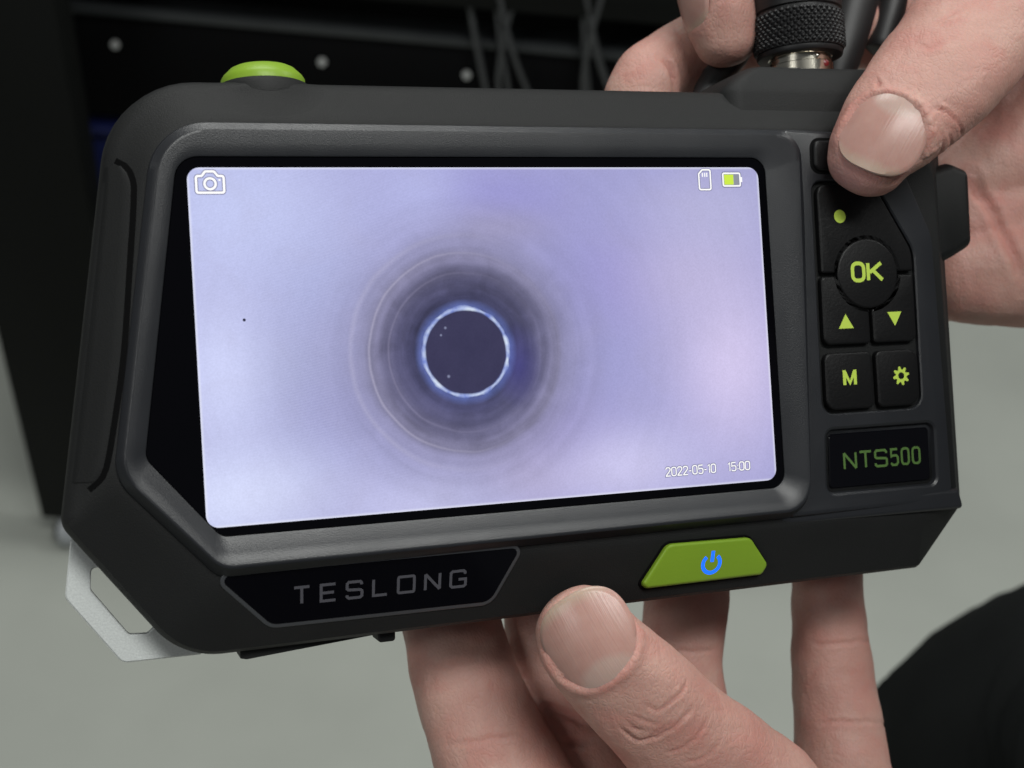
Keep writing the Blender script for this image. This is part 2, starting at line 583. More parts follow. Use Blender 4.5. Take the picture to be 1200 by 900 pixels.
def loft(rings, cap0=True, cap1=True, closed=True):
    n = len(rings[0])
    V = [tuple(p) for r in rings for p in r]
    Fc = []
    for i in range(len(rings) - 1):
        for j in range(n if closed else n - 1):
            a, b = i * n + j, i * n + (j + 1) % n
            Fc.append((a, b, b + n, a + n))
    if cap0:
        Fc.append(tuple(range(n))[::-1])
    if cap1:
        Fc.append(tuple(range((len(rings) - 1) * n, len(rings) * n)))
    return V, Fc


def zring(corners, z, n=8, zf=None):
    return [(p.x, p.y, z if zf is None else zf(p.x, p.y) + z) for p in fillet(corners, n)]


def slab(corners, z0, z1, bev=0.4, n=6, steps=3, zf=None):
    """prism with rounded top edge"""
    rings = [zring(corners, z0, n, zf)]
    for k in range(steps + 1):
        a = math.pi / 2 * k / steps
        rings.append(zring(inset(corners, bev * (1 - math.cos(a))) if k else corners, z1 - bev + bev * math.sin(a), n, zf))
    return loft(rings)


def merge(*parts):
    V, Fc = [], []
    for v, f in parts:
        o = len(V)
        V += v
        Fc += [tuple(i + o for i in q) for q in f]
    return V, Fc


def ribbon(poly, w, z, closed=False, zf=None):
    """flat stroke of width w along a polyline"""
    P = [Vector(p) for p in poly]
    k = len(P)
    L_, R_ = [], []
    for i in range(k):
        a = P[i - 1] if (i > 0 or closed) else None
        c = P[(i + 1) % k] if (i < k - 1 or closed) else None
        e1 = (P[i] - a).normalized() if a is not None else None
        e2 = (c - P[i]).normalized() if c is not None else None
        e1 = e1 or e2
        e2 = e2 or e1
        n1, n2 = Vector((-e1.y, e1.x)), Vector((-e2.y, e2.x))
        m = (n1 + n2) / max(0.6, 1 + n1.dot(n2))
        L_.append(P[i] + m * w / 2)
        R_.append(P[i] - m * w / 2)
    Z = (lambda p: z) if zf is None else (lambda p: zf(p.x, p.y) + z)
    V = [(p.x, p.y, Z(p)) for p in L_] + [(p.x, p.y, Z(p)) for p in R_]
    Fc = [(i, (i + 1) % k, k + (i + 1) % k, k + i) for i in range(k if closed else k - 1)]
    return V, Fc


def arc(cx, cy, r, a0, a1, n=24, ry=None):
    ry = ry or r
    return [(cx + r * math.cos(math.radians(a0 + (a1 - a0) * i / n)), cy + ry * math.sin(math.radians(a0 + (a1 - a0) * i / n))) for i in range(n + 1)]


def rr(w, h, c):
    return [tuple(p) for p in fillet([(0, 0, c * 1.3), (w, 0, c * 1.3), (w, h, c * 1.3), (0, h, c * 1.3)], 5)]


GLYPH = {
    'T': (1.0, [[(0, 1), (1, 1)], [(0.5, 1), (0.5, 0)]]),
    'E': (0.95, [[(0.95, 1), (0, 1), (0, 0), (0.95, 0)], [(0, 0.5), (0.85, 0.5)]]),
    'S': (1.0, [[(0.97, 0.80), (0.97, 0.9), (0.87, 1), (0.12, 1), (0, 0.9), (0, 0.6), (0.1, 0.52), (0.9, 0.48), (1, 0.4), (1, 0.1), (0.88, 0), (0.12, 0), (0.0, 0.1), (0, 0.2)]]),
    'L': (0.92, [[(0, 1), (0, 0), (0.92, 0)]]),
    'O': (1.1, [('c', rr(1.1, 1, 0.08))]),
    'N': (1.0, [[(0, 0), (0, 1)], [(0, 1), (1, 0)], [(1, 0), (1, 1)]]),
    'G': (1.05, [[(1.0, 0.78), (1.0, 0.9), (0.9, 1), (0.12, 1), (0, 0.9), (0, 0.1), (0.12, 0), (0.93, 0), (1.05, 0.1), (1.05, 0.47), (0.55, 0.47)]]),
    'K': (0.85, [[(0, 0), (0, 1)], [(0.85, 1), (0.1, 0.45)], [(0.28, 0.6), (0.9, 0)]]),
    'M': (0.9, [[(0, 0), (0, 1)], [(0.04, 0.9), (0.45, 0.12), (0.86, 0.9)], [(0.9, 1), (0.9, 0)]]),
    '0': (0.62, [('c', rr(0.62, 1, 0.17))]),
    '5': (0.62, [[(0.6, 1), (0.06, 1), (0.02, 0.52), (0.12, 0.6), (0.5, 0.6), (0.62, 0.48), (0.62, 0.14), (0.48, 0), (0.14, 0), (0, 0.12)]]),
    '2': (0.6, [[(0, 0.8), (0.05, 0.93), (0.16, 1), (0.44, 1), (0.56, 0.92), (0.6, 0.78), (0.56, 0.62), (0.02, 0.06), (0.02, 0), (0.62, 0)]]),
    '1': (0.25, [[(0, 0.82), (0.22, 1), (0.22, 0)]]),
    '-': (0.3, [[(0, 0.42), (0.3, 0.42)]]),
    ':': (0.1, [[(0.02, 0.62), (0.14, 0.62)], [(0.02, 0.2), (0.14, 0.2)]]),
    'o': (0.72, [('c', rr(0.72, 1, 0.22))]),
    ' ': (0.45, []),
}


def text(s, x, y, h, w_stroke, z, gap=0.25, sx=1.0, zf=None, fit=None):
    tot = sum(GLYPH[c][0] for c in s) * sx + gap * (len(s) - 1)
    if fit:
        sx *= fit / (tot * h)
        gap *= fit / (tot * h)
    parts = []
    cx = x
    k = 0
    for c in s:
        w, st = GLYPH[c]
        for p in st:
            closed = p[0] == 'c'
            pts = p[1] if closed else p
            pts = [(cx + q[0] * sx * h, y + q[1] * h) for q in pts]
            parts.append(ribbon(pts, w_stroke, z + 0.002 * (k % 5), closed, zf))
            k += 1
        cx += (w * sx + gap) * h
    return merge(*parts)


def revolve(profile, n=48, axis='y', center=(0, 0, 0), cap=True):
    """profile: (radius, height)"""
    rings = []
    for r, hgt in profile:
        ring = []
        for j in range(n):
            a = 2 * math.pi * j / n
            if axis == 'y':
                ring.append((center[0] + r * math.cos(a), center[1] + hgt, center[2] + r * math.sin(a)))
            elif axis == 'z':
                ring.append((center[0] + r * math.cos(a), center[1] + r * math.sin(a), center[2] + hgt))
            else:
                ring.append((center[0] + hgt, center[1] + r * math.cos(a), center[2] + r * math.sin(a)))
        rings.append(ring)
    return loft(rings, cap, cap)


def catmull(P, step):
    """dense samples of rows of numbers through control rows P; step is a length for the first 3 columns"""
    P = np.array(P, float)
    Q = np.vstack([2 * P[0] - P[1], P, 2 * P[-1] - P[-2]])
    out = []
    for i in range(1, len(Q) - 2):
        p0, p1, p2, p3 = Q[i - 1:i + 3]
        n = max(2, int(np.linalg.norm(p2[:3] - p1[:3]) / step))
        for j in range(n):
            tt = j / n
            out.append(0.5 * (2 * p1 + (p2 - p0) * tt + (2 * p0 - 5 * p1 + 4 * p2 - p3) * tt ** 2 + (3 * p1 - p0 - 3 * p2 + p3) * tt ** 3))
    out.append(P[-1])
    return np.array(out)


def tube(stations, normal, n=28, step=2.0, power=2.15, cap=(0.8, 0.8)):
    """stations: (x, y, z, half width, half thickness); normal: direction of the back of the limb"""
    S = catmull(stations, step)
    T = np.gradient(S[:, :3], axis=0)
    T /= np.linalg.norm(T, axis=1)[:, None]
    nrm = np.array(normal, float)
    rings = []

    def ring(c, tt, a, b):
        up_ = nrm - tt * np.dot(nrm, tt)
        up_ /= np.linalg.norm(up_)
        lat = np.cross(tt, up_)
        r = []
        for j in range(n):
            th = 2 * math.pi * j / n
            co, si = math.cos(th), math.sin(th)
            co = math.copysign(abs(co) ** (2 / power), co)
            si = math.copysign(abs(si) ** (2 / power), si)
            r.append(tuple(c + lat * a * co + up_ * b * si))
        return r
    k0, k1 = cap
    for ph in (80, 62, 45, 28, 13):
        f = math.radians(ph)
        rings.append(ring(S[0, :3] - T[0] * S[0, 4] * k0 * math.sin(f), T[0], S[0, 3] * math.cos(f), S[0, 4] * math.cos(f)))
    for i in range(len(S)):
        rings.append(ring(S[i, :3], T[i], S[i, 3], S[i, 4]))
    for ph in (13, 28, 45, 62, 80):
        f = math.radians(ph)
        rings.append(ring(S[-1, :3] + T[-1] * S[-1, 4] * k1 * math.sin(f), T[-1], S[-1, 3] * math.cos(f), S[-1, 4] * math.cos(f)))
    return loft(rings)


def pipe(points, r, n=14, step=3.0):
    return tube([(p[0], p[1], p[2], r, r) for p in points], (0.13, 0.31, 0.94), n, step, 2.0, (0.1, 0.1))


# ------------------------------------------------------------------ floor
def floor_material():
    m = mat("vinyl_floor", (0.405, 0.425, 0.385), 0.42, spec=0.35, noise=0.13, nscale=5.0, bump=0.04, bscale=60, rough_var=0.05)
    return m


me = pydata("floor", [(-4, -3, 0), (4, -3, 0), (4, 6, 0), (-4, 6, 0)], [(0, 1, 2, 3)], 1.0)
link("floor", me, floor_material(), smooth=None, kind="structure")


# ------------------------------------------------------------------ background bench (metres)
def boxm(x0, x1, y0, y1, z0, z1, bev=0.003):
    bm = bmesh.new()
    bmesh.ops.create_cube(bm, size=1)
    for v in bm.verts:
        v.co = Vector(((x0 + x1) / 2 + v.co.x * (x1 - x0), (y0 + y1) / 2 + v.co.y * (y1 - y0), (z0 + z1) / 2 + v.co.z * (z1 - z0)))
    bmesh.ops.bevel(bm, geom=bm.edges[:] + bm.verts[:], offset=bev, segments=2, affect='EDGES', profile=0.5)
    m = bpy.data.meshes.new("box")
    bm.to_mesh(m)
    bm.free()
    return m


M_bench = mat("black_steel", (0.0045, 0.005, 0.0045), 0.6, spec=0.15, noise=0.2, nscale=12)
M_bench2 = mat("dark_board", (0.002, 0.002, 0.0025), 0.7, spec=0.1)
M_edge = mat("grey_edge", (0.03, 0.033, 0.035), 0.4, spec=0.5, noise=0.3, nscale=20)  # paler grey than the rail, with random tone
M_bolt = mat("zinc_bolt", (0.5, 0.51, 0.5), 0.4)
M_castor = mat("castor_grey", (0.36, 0.38, 0.40), 0.4, noise=0.1, nscale=80)
M_bluebin = mat("navy_plastic", (0.003, 0.009, 0.085), 0.6)
M_wire = mat("grey_cable", (0.06, 0.062, 0.065), 0.35)

bench = bpy.data.objects.new("workbench", None)
COL.objects.link(bench)
bench.location = (-0.1, 1.45, 0)
bench["label"] = "black steel workbench out of focus behind the monitor"
bench["category"] = "workbench"
OFF = Matrix.Translation((0.1, -1.45, 0))


def bpart(name, me, material, parent=None, smooth=35):
    o = link(name, me, material, parent or bench, smooth)
    if parent is None:
        o.matrix_parent_inverse = OFF
    return o


bpart("back_panel", boxm(-0.78, 0.27, 1.60, 1.63, 0.10, 0.755), M_bench2)
bpart("bench_top", boxm(-0.62, 0.30, 1.22, 1.65, 0.76, 0.80), M_bench)
bpart("front_rail", boxm(-0.60, 0.28, 1.252, 1.28, 0.585, 0.704), M_bench2)
bpart("rail_edge", boxm(-0.60, 0.28, 1.244, 1.285, 0.706, 0.716), M_edge)
bpart("lower_shelf", boxm(-0.50, 0.25, 1.30, 1.598, 0.10, 0.13), M_bench)
bpart("leg_post", boxm(-0.60, -0.466, 1.14, 1.185, 0.045, 0.80), M_bench)
for lx0, ly0 in ((0.20, 1.29), (-0.58, 1.50), (0.20, 1.50)):
    bpart("leg_post", boxm(lx0, lx0 + 0.08, ly0, ly0 + 0.08, 0.085, 0.758), M_bench)
for bx, bz in ((-0.452, 0.672), (-0.231, 0.673), (-0.0765, 0.6727), (0.09, 0.672)):
    v, f = revolve([(0.0046, 0.0), (0.0048, -0.0025), (0.004, -0.0042), (0.0016, -0.005)], 16, 'z', (0, 0, 0))
    m_ = pydata("bolt", [(a + bx, 1.2518 + c, b + bz) for a, b, c in v], f, 1.0)
    bpart("bolt", m_, M_bolt)
for cx_, cy_ in ((-0.565, 1.165), (0.24, 1.35), (-0.54, 1.56), (0.24, 1.56)):
    rw = 0.022 if cy_ < 1.2 else 0.038
    v, f = revolve([(0.010, -0.014), (rw - 0.004, -0.014), (rw, -0.010), (rw, 0.010), (rw - 0.004, 0.014), (0.010, 0.014)], 32, 'x', (cx_, cy_ - 0.02, rw))
    w_ = bpart("castor_wheel", pydata("castor_wheel", v, f, 1.0), M_castor)
    v, f = revolve([(0.003, -0.019), (0.012, -0.019), (0.012, 0.019), (0.003, 0.019)], 20, 'x', (cx_, cy_ - 0.02, rw))
    bpart("hub", pydata("hub", v, f, 1.0), M_bench, w_)
bpart("side_latch", boxm(-0.4655, -0.455, 1.15, 1.166, 0.475, 0.492, 0.003), M_bolt)

bb = boxm(-0.57, -0.40, 1.262, 1.46, 0.42, 0.58, 0.012)
o = link("storage_bin", bb, M_bluebin, None, 35, label="dark navy plastic bin hanging under the bench beside its post", category="bin")
v, f = merge(*[pipe([(-0.56, 1.259, zz), (-0.48, 1.257, zz - 0.002), (-0.41, 1.259, zz)], 0.006, 10, 0.02) for zz in (0.565,)])
link("rim", pydata("rim", v, f, 1.0), M_bluebin, o)

for k_, (pts, rad, lab) in enumerate((
        ([(-0.088, 1.232, 0.83), (-0.072, 1.232, 0.74), (-0.046, 1.235, 0.62), (-0.03, 1.24, 0.45)], 0.0034, "thick grey cable hanging before the bench rail, leftmost of its bundle"),
        ([(-0.055, 1.228, 0.83), (-0.045, 1.228, 0.74), (-0.022, 1.235, 0.62), (0.0, 1.24, 0.45)], 0.0030, "grey cable hanging in the middle of the left bundle"),
        ([(-0.06, 1.222, 0.83), (-0.03, 1.222, 0.72), (0.016, 1.235, 0.60), (0.03, 1.24, 0.45)], 0.0028, "thin dark cable on the right of the left bundle"),
        ([(0.032, 1.23, 0.83), (0.045, 1.23, 0.72), (0.066, 1.235, 0.60), (0.08, 1.24, 0.45)], 0.0034, "pale grey cable hanging straight down left of the fingers"),
        ([(0.035, 1.222, 0.80), (0.06, 1.225, 0.715), (0.10, 1.235, 0.62), (0.13, 1.24, 0.48)], 0.0034, "thin cable slanting away right from the pale one"),
        ([(-0.02, 1.225, 0.82), (-0.04, 1.226, 0.72), (-0.036, 1.228, 0.64), (0.01, 1.23, 0.48)], 0.003, "thin cable crossing over the left bundle"),
        ([(0.062, 1.222, 0.82), (0.048, 1.222, 0.735), (0.05, 1.226, 0.66), (0.09, 1.23, 0.48)], 0.003, "thin cable crossing in front of the pale one"))):
    v, f = pipe(pts, rad, 12, 0.02)
    link("hanging_cable", pydata("hanging_cable", v, f, 1.0), M_wire, None, 60, label=lab, category="cable", group="cables hanging before the bench")

# ------------------------------------------------------------------ inspection monitor (device frame, mm)
root = bpy.data.objects.new("inspection_monitor", None)
COL.objects.link(root)
root.matrix_world = DEVICE
root.empty_display_size = 0.02
root["label"] = "black and grey handheld inspection monitor with lit lavender screen, held in both hands"
root["category"] = "inspection camera"


def part(name, vf, material, parent=None, smooth=35.0, **kw):
    return link(name, pydata(name, vf[0], vf[1]), material, parent or root, smooth, **kw)


# shell: outline at its widest, clockwise from the upper left
OUT = [(-66.9, 48.2, 17), (99.5, 48.2, 9), (103.8, 38, 8), (103.9, -40.8, 1.0), (92.0, -53.3, 1.5), (-60.2, -54.5, 14), (-79.3, -29.2, 4.5)]
BZL = [(-59.6, 39.4, 11), (90, 39.2, 6), (97.5, 30, 5), (98.3, -40.0, 1.0), (90.0, -40.1, 1.0), (-53.4, -40.3, 5), (-70.3, -21.5, 8)]


def blend(A, B, tt):
    return [tuple(a[i] * (1 - tt) + b[i] * tt for i in range(3)) for a, b in zip(A, B)]


rings = [zring(inset(OUT, 7), -27.5, 10), zring(inset(OUT, 3.2), -26.6, 10), zring(inset(OUT, 1.0), -23.8, 10), zring(OUT, -19, 10),
         zring(OUT, -9.5, 10), zring(inset(OUT, 0.35), -7.4, 10), zring(inset(OUT, 1.1), -5.9, 10), zring(blend(inset(OUT, 1.9), BZL, 0.10), -5.0, 10),
         zring(blend(inset(OUT, 1.9), BZL, 0.40), -3.6, 10), zring(blend(inset(OUT, 1.9), BZL, 0.70), -2.2, 10), zring(blend(inset(OUT, 1.9), BZL, 0.9), -1.35, 10), zring(BZL, -1.1, 10)]
shell = part("shell", loft(rings), M_rubber)
shell["label"] = "matte black rubber shell"

# side grip on the left: raised strip between a groove and the outer edge
GR = [(-69.6, 35.0, 0.6), (-67.2, 33.6, 4), (-64.3, 27.0, 6), (-70.2, -17.0, 5), (-73.6, -23.2, 3), (-76.8, -26, 1)]


def grip_z(x, y):
    left = -78.0 + (y + 27) * 0.1535 - 0.3
    s_ = x - left
    return -6.9 + min(6.0, max(0.0, s_)) * 0.47


gv = []
GP = [(-68.4, 34.2), (-65.4, 32.3), (-64.2, 29.6), (-64.3, 25.5), (-65.8, 12.2), (-67.4, -1), (-69.6, -12.7), (-71.2, -19.6), (-72.5, -21.8), (-74.2, -23.2)]
GP = [(a, b, 0.0, 0, 0) for a, b in GP]
GS = catmull(GP, 1.2)
grv = [(p[0], p[1]) for p in GS]
bvh_shell = BVHTree.FromPolygons([vv.co / MM for vv in shell.data.vertices], [tuple(p.vertices) for p in shell.data.polygons])


def shell_z(x, y, default=-6.0):
    h = bvh_shell.ray_cast(Vector((x, y, 30)), Vector((0, 0, -1)))
    return h[0].z if h[0] is not None else default


def draped_ribbon(poly, w, prof, closed=False):
    """stroke draped on the shell with a height profile across it: prof = [(offset, height)]"""
    P = [Vector(p) for p in poly]
    k = len(P)
    rings_ = []
    for i in range(k):
        a, c = P[max(0, i - 1)], P[min(k - 1, i + 1)]
        e = (c - a).normalized()
        n_ = Vector((-e.y, e.x))
        rings_.append([((P[i] + n_ * o_ * w).x, (P[i] + n_ * o_ * w).y, shell_z(*(P[i] + n_ * o_ * w)) + h_) for o_, h_ in prof])
    return loft(rings_, False, False, closed=False)


part("grip_groove", draped_ribbon(grv, 1.0, [(-0.5, 0.03), (0.0, 0.03), (0.5, 0.03)]), M_recess)
# raised grip pad outside the groove
pad_rings = []
for i, p in enumerate(GS):
    a, c = GS[max(0, i - 1)], GS[min(len(GS) - 1, i + 1)]
    e = Vector((c[0] - a[0], c[1] - a[1])).normalized()
    n_ = Vector((e.y, -e.x))                     # towards the outside (left)
    y_ = p[1]
    left = -78.35 + (y_ + 27) * 0.1555
    row = []
    x0 = max(p[0] - 0.55, left + 0.6)
    for k_ in range(8):
        s_ = k_ / 7
        x_ = x0 + (left + 0.35 - x0) * s_
        hgt = [0.0, 0.28, 0.34, 0.36, 0.36, 0.34, 0.26, 0.0][k_]
        row.append((x_, y_, shell_z(x_, y_) + hgt))
    pad_rings.append(row)
part("grip_pad", loft(pad_rings[2:-2], False, False, closed=False), M_side, smooth=60)

# bezel frame around the glass
BZ = [(-60.4, 39.3, 10.5), (66.6, 38.9, 5), (62.9, -39.0, 6), (-53.6, -40.0, 5), (-70.2, -21.5, 8)]
GL = [(-56.9, 33.1, 4.2), (57.0, 33.1, 3.2), (57.2, -32.8, 3.2), (-53.0, -32.8, 2.6), (-64.9, -18.4, 3)]
CR = [(-58.9, 37.8, 9.4), (65.0, 37.6, 5), (61.6, -37.4, 6), (-53.2, -38.0, 5), (-68.6, -21.0, 7.5)]


def crest(x, y):
    # the face leans: low along the top, high along the lower lip
    tt = min(1, max(0, (10 - y) / 48))
    return 0.5 + 1.9 * tt ** 1.4


rings = [zring(BZ, -2.2, 10), zring(BZ, -0.85, 10), zring(blend(BZ, CR, 0.12), -0.4, 10)]
rings += [zring(blend(BZ, CR, 0.9), -0.1, 10, crest), zring(CR, -0.01, 10, crest), zring(blend(CR, GL, 0.1), 0.0, 10, crest)]
rings += [[(x, y, 0.42 + (z - 0.42) * 0.55) for x, y, z in zring(blend(CR, GL, 0.5), 0.0, 10, crest)]]
rings += [zring(blend(CR, GL, 0.93), 0.40, 10), zring(GL, 0.30, 10), zring(GL, -1.0, 10)]
bezel = part("bezel", loft(rings, True, False), M_bezel, smooth=28)
bezel["label"] = "dark grey plastic bezel"
# cover glass and display
part("cover_glass", slab(inset(GL, 0.06), -0.9, 0.12, 0.1, steps=1), M_glass, smooth=None)
DS = [(-55.35, 31.13, 2.2), (55.35, 31.13, 2.2), (55.35, -31.13, 2.2), (-55.35, -31.13, 2.2)]
display = part("display", loft([zring(DS, 0.16), zring(DS, 0.20)]), M_display, smooth=None)
display["label"] = "lit lavender screen showing a round bore"


def icon(name, vf, m):
    return part(name, vf, m, display, smooth=None)


# camera icon
cxi, cyi = (-51.5, 28.5)
body_i = [(-2.35, -1.75), (2.35, -1.75), (2.35, 1.15), (1.35, 1.15), (0.75, 1.95), (-0.75, 1.95), (-1.35, 1.15), (-2.35, 1.15)]
body_i = [(p.x + cxi, p.y + cyi) for p in fillet([(a, b, 0.35) for a, b in body_i], 4)]
ci = merge(ribbon(body_i, 0.42, 0.26, True), ribbon(arc(cxi, cyi - 0.2, 0.95, 0, 360, 28)[:-1], 0.42, 0.262, True), ribbon([(cxi + 1.45, cyi + 0.45), (cxi + 1.8, cyi + 0.45)], 0.3, 0.263))
icon("icon_outline", merge(ribbon(body_i, 0.72, 0.23, True), ribbon(arc(cxi, cyi - 0.2, 0.95, 0, 360, 28)[:-1], 0.72, 0.232, True)), M_icondark)
icon("camera_icon", ci, M_white)
# memory card icon
cxi, cyi = (43.5, 28.7)
sd = [(p.x + cxi, p.y + cyi) for p in fillet([(-1.25, -1.95, 0.35), (1.25, -1.95, 0.35), (1.25, 1.95, 0.35), (-0.45, 1.95, 0.3), (-1.25, 1.15, 0.3)], 4)]
icon("icon_outline", ribbon(sd, 0.6, 0.23, True), M_icondark)
icon("card_icon", merge(ribbon(sd, 0.32, 0.26, True), *[ribbon([(cxi + dx, cyi + 0.55), (cxi + dx, cyi + 1.35)], 0.24, 0.262) for dx in (-0.45, 0.05, 0.5)]), M_white)
# battery icon
cxi, cyi = (49.5, 28.7)
bt = [(p.x + cxi, p.y + cyi) for p in fillet([(-2.0, -1.25, 0.25), (1.75, -1.25, 0.25), (1.75, 1.25, 0.25), (-2.0, 1.25, 0.25)], 3)]
icon("icon_outline", ribbon(bt, 0.7, 0.23, True), M_icondark)
icon("battery_icon", merge(ribbon(bt, 0.32, 0.26, True), ribbon([(cxi + 2.05, cyi - 0.5), (cxi + 2.05, cyi + 0.5)], 0.34, 0.262)), M_white)
icon("battery_level", ribbon([(cxi - 1.75, cyi), (cxi + 0.3, cyi)], 2.0, 0.25), M_icongreen)
icon("battery_empty", ribbon([(cxi + 0.32, cyi), (cxi + 1.5, cyi)], 2.0, 0.25), M_icongrey)
# date and time
xa, ya = (31.4, -28.6)
xb, yb = (42, -28.8)
xc, yc = (44.8, -28.7)
xd, yd = (49.5, -28.7)
yb_ = (ya + yb) / 2 + 0.05
for nm, s_, xx, ww in (("date_text", "2022-05-10", xa, xb - xa), ("time_text", "15:00", xc, xd - xc)):
    icon("text_shadow", text(s_, xx, yb_, 1.6, 0.5, 0.23, 0.22, fit=ww), M_icondark)
    icon(nm, text(s_, xx, yb_, 1.6, 0.24, 0.26, 0.22, fit=ww), M_white)

# keypad side of the front
KR = [(67.6, 28.4, 2.2), (82.2, 28.4, 4), (90.9, 13.8, 7), (90.6, -18.9, 3), (66.9, -18.9, 2.6)]
NR = [(67.4, -22.0, 1.8), (93.2, -22.0, 1.8), (92.9, -35.0, 1.8), (66.8, -35.0, 1.8)]
FP = [(62.0, 39.0, 1), (86.5, 37.8, 3), (95.6, 17.0, 9), (96.6, -30.0, 3), (96.6, -38.6, 1), (58.0, -38.9, 1)]


def faceplate():
    from mathutils.geometry import tessellate_polygon
    top = [zring(inset(FP, 0.6), 0.0, 8), zring(inset(KR, -0.3), 0.0, 8)[::-1], zring(inset(NR, -0.5), 0.0, 8)[::-1]]
    flat = [p for r in top for p in r]
    tri = tessellate_polygon([[Vector(p) for p in r] for r in top])
    return merge((flat, [tuple(t_) for t_ in tri]),
                 loft([zring(FP, -2.6, 8), zring(FP, -0.5, 8), zring(inset(FP, 0.2), -0.15, 8), zring(inset(FP, 0.6), 0.0, 8)], False, False),
                 loft([zring(inset(KR, -0.3), 0.0, 8), zring(KR, -0.25, 8), zring(KR, -1.9, 8)], False, True),
                 loft([zring(inset(NR, -0.5), 0.0, 8), zring(NR, -0.3, 8), zring(inset(NR, 0.25), -1.1, 8)], False, True))


panel = part("faceplate", faceplate(), M_bezel, smooth=28)
part("keypad_well", slab(inset(KR, 0.05), -2.3, -1.6, 0.1), M_recess, panel)


def key_mesh(poly, z0=-1.62, z1=0.35, bev=0.45):
    """poly: dense outline"""
    P = [Vector(p) for p in poly]
    k = len(P)
    a2 = sum(P[i].x * P[(i + 1) % k].y - P[(i + 1) % k].x * P[i].y for i in range(k))
    s_ = 1 if a2 > 0 else -1
    nn = []
    for i in range(k):
        e = (P[(i + 1) % k] - P[i - 1])
        e = e.normalized() if e.length > 1e-6 else Vector((1, 0))
        nn.append(Vector((-e.y, e.x)) * s_)
    rings_ = [[(p.x, p.y, z0) for p in P]]
    for q in range(5):
        a = math.pi / 2 * q / 4
        d = bev * (1 - math.cos(a))
        rings_.append([((p + n_ * d).x, (p + n_ * d).y, z1 - bev + bev * math.sin(a)) for p, n_ in zip(P, nn)])
    return loft(rings_)


def cut_circle(corners, cx, cy, r):
    """corner polygon with points inside a circle pushed out to its rim"""
    P = fillet(corners, 8)
    D = []
    for i in range(len(P)):
        a, b = P[i], P[(i + 1) % len(P)]
        n_ = max(1, int((b - a).length / 0.35))
        D += [a + (b - a) * j / n_ for j in range(n_)]
    c = Vector((cx, cy))
    ins = [(p - c).length < r for p in D]
    if not any(ins):
        return D
    k = len(D)
    st_i = next(q for q in range(k) if not ins[q] and ins[(q + 1) % k])
    D = D[st_i + 1:] + D[:st_i + 1]
    ins = ins[st_i + 1:] + ins[:st_i + 1]
    m = next(q for q in range(k) if not ins[q])          # D[:m] lies inside the circle
    a0 = math.atan2(D[0].y - cy, D[0].x - cx)
    a1 = math.atan2(D[m - 1].y - cy, D[m - 1].x - cx)

    def inside(pt):
        hit = False
        for q in range(k):
            a, b = D[q], D[(q + 1) % k]
            if (a.y > pt.y) != (b.y > pt.y) and pt.x < (b.x - a.x) * (pt.y - a.y) / (b.y - a.y) + a.x:
                hit = not hit
        return hit
    best = None
    for da in ((a1 - a0) % (2 * math.pi), (a1 - a0) % (2 * math.pi) - 2 * math.pi):
        mid = a0 + da / 2
        if inside(c + Vector((math.cos(mid), math.sin(mid))) * r):
            best = da
    if best is None:
        best = (a1 - a0 + math.pi) % (2 * math.pi) - math.pi
    n_ = max(4, int(abs(best) * r / 0.4))
    arc_ = [c + Vector((math.cos(a0 + best * q / n_), math.sin(a0 + best * q / n_))) * r for q in range(n_ + 1)]
    return arc_ + D[m:]


okx, oky = 79.1, 9.3
keys = []
keys.append(("record_key", cut_circle([(68.5, 27.6, 2), (82.0, 27.6, 3.6), (90.1, 13.8, 6.5), (90.1, 9.6, 0.5), (79.1, 9.6, 0.3), (68.4, 9.6, 0.5)], okx, oky, 7.42)))
keys.append(("up_key", cut_circle([(68.2, 8.9, 0.9), (79.0, 8.9, 0.3), (79.0, -5.0, 0.8), (68.0, -5.0, 1.6)], okx, oky, 7.42)))
keys.append(("down_key", cut_circle([(79.7, 8.9, 0.3), (90.1, 8.9, 0.9), (90.0, -5.0, 1.6), (79.7, -5.0, 0.8)], okx, oky, 7.42)))
keys.append(("ok_key", [Vector(p) for p in arc(okx, oky, 7.15, 0, 360, 56)[:-1]]))
keys.append(("mode_key", fillet([(67.9, -6.6, 1.6), (78.9, -6.6, 1.2), (78.9, -18.2, 1.2), (67.7, -18.2, 2.2)], 8)))
keys.append(("settings_key", fillet([(79.9, -6.6, 1.2), (90.0, -6.6, 2.6), (89.9, -18.2, 2.6), (79.9, -18.2, 1.2)], 8)))
KT = 0.37
sym = {}
sym["record_key"] = loft([[(p[0], p[1], KT + dz) for p in arc(73.4, 21.1, 1.35, 0, 360, 30)[:-1]] for dz in (0, 0.02)])
tx = ((73.3, -0.4))
sym["up_key"] = loft([[(tx[0] - 1.75, tx[1] - 1.35, KT + dz), (tx[0] + 1.75, tx[1] - 1.35, KT + dz), (tx[0], tx[1] + 1.6, KT + dz)] for dz in (0, 0.02)])
tx = ((84.9, -0.1))
sym["down_key"] = loft([[(tx[0] - 1.7, tx[1] + 1.35, KT + dz), (tx[0], tx[1] - 1.55, KT + dz), (tx[0] + 1.7, tx[1] + 1.35, KT + dz)] for dz in (0, 0.02)])
tx0 = ((75.1, 7.7))
tx1 = ((82.6, 7.9))
sym["ok_key"] = text("oK", tx0[0] + 0.35, tx0[1] + 0.2, 3.5, 0.78, KT + 0.01, 0.28, fit=tx1[0] - tx0[0] - 0.7)
tx0 = ((71.8, -13.2))
tx1 = ((75, -13.3))
sym["mode_key"] = text("M", tx0[0] + 0.35, tx0[1], 3.0, 0.72, KT + 0.01, fit=tx1[0] - tx0[0] - 0.7)
gx_, gy_ = ((85.6, -12))
gear_o, gear_i = [], []
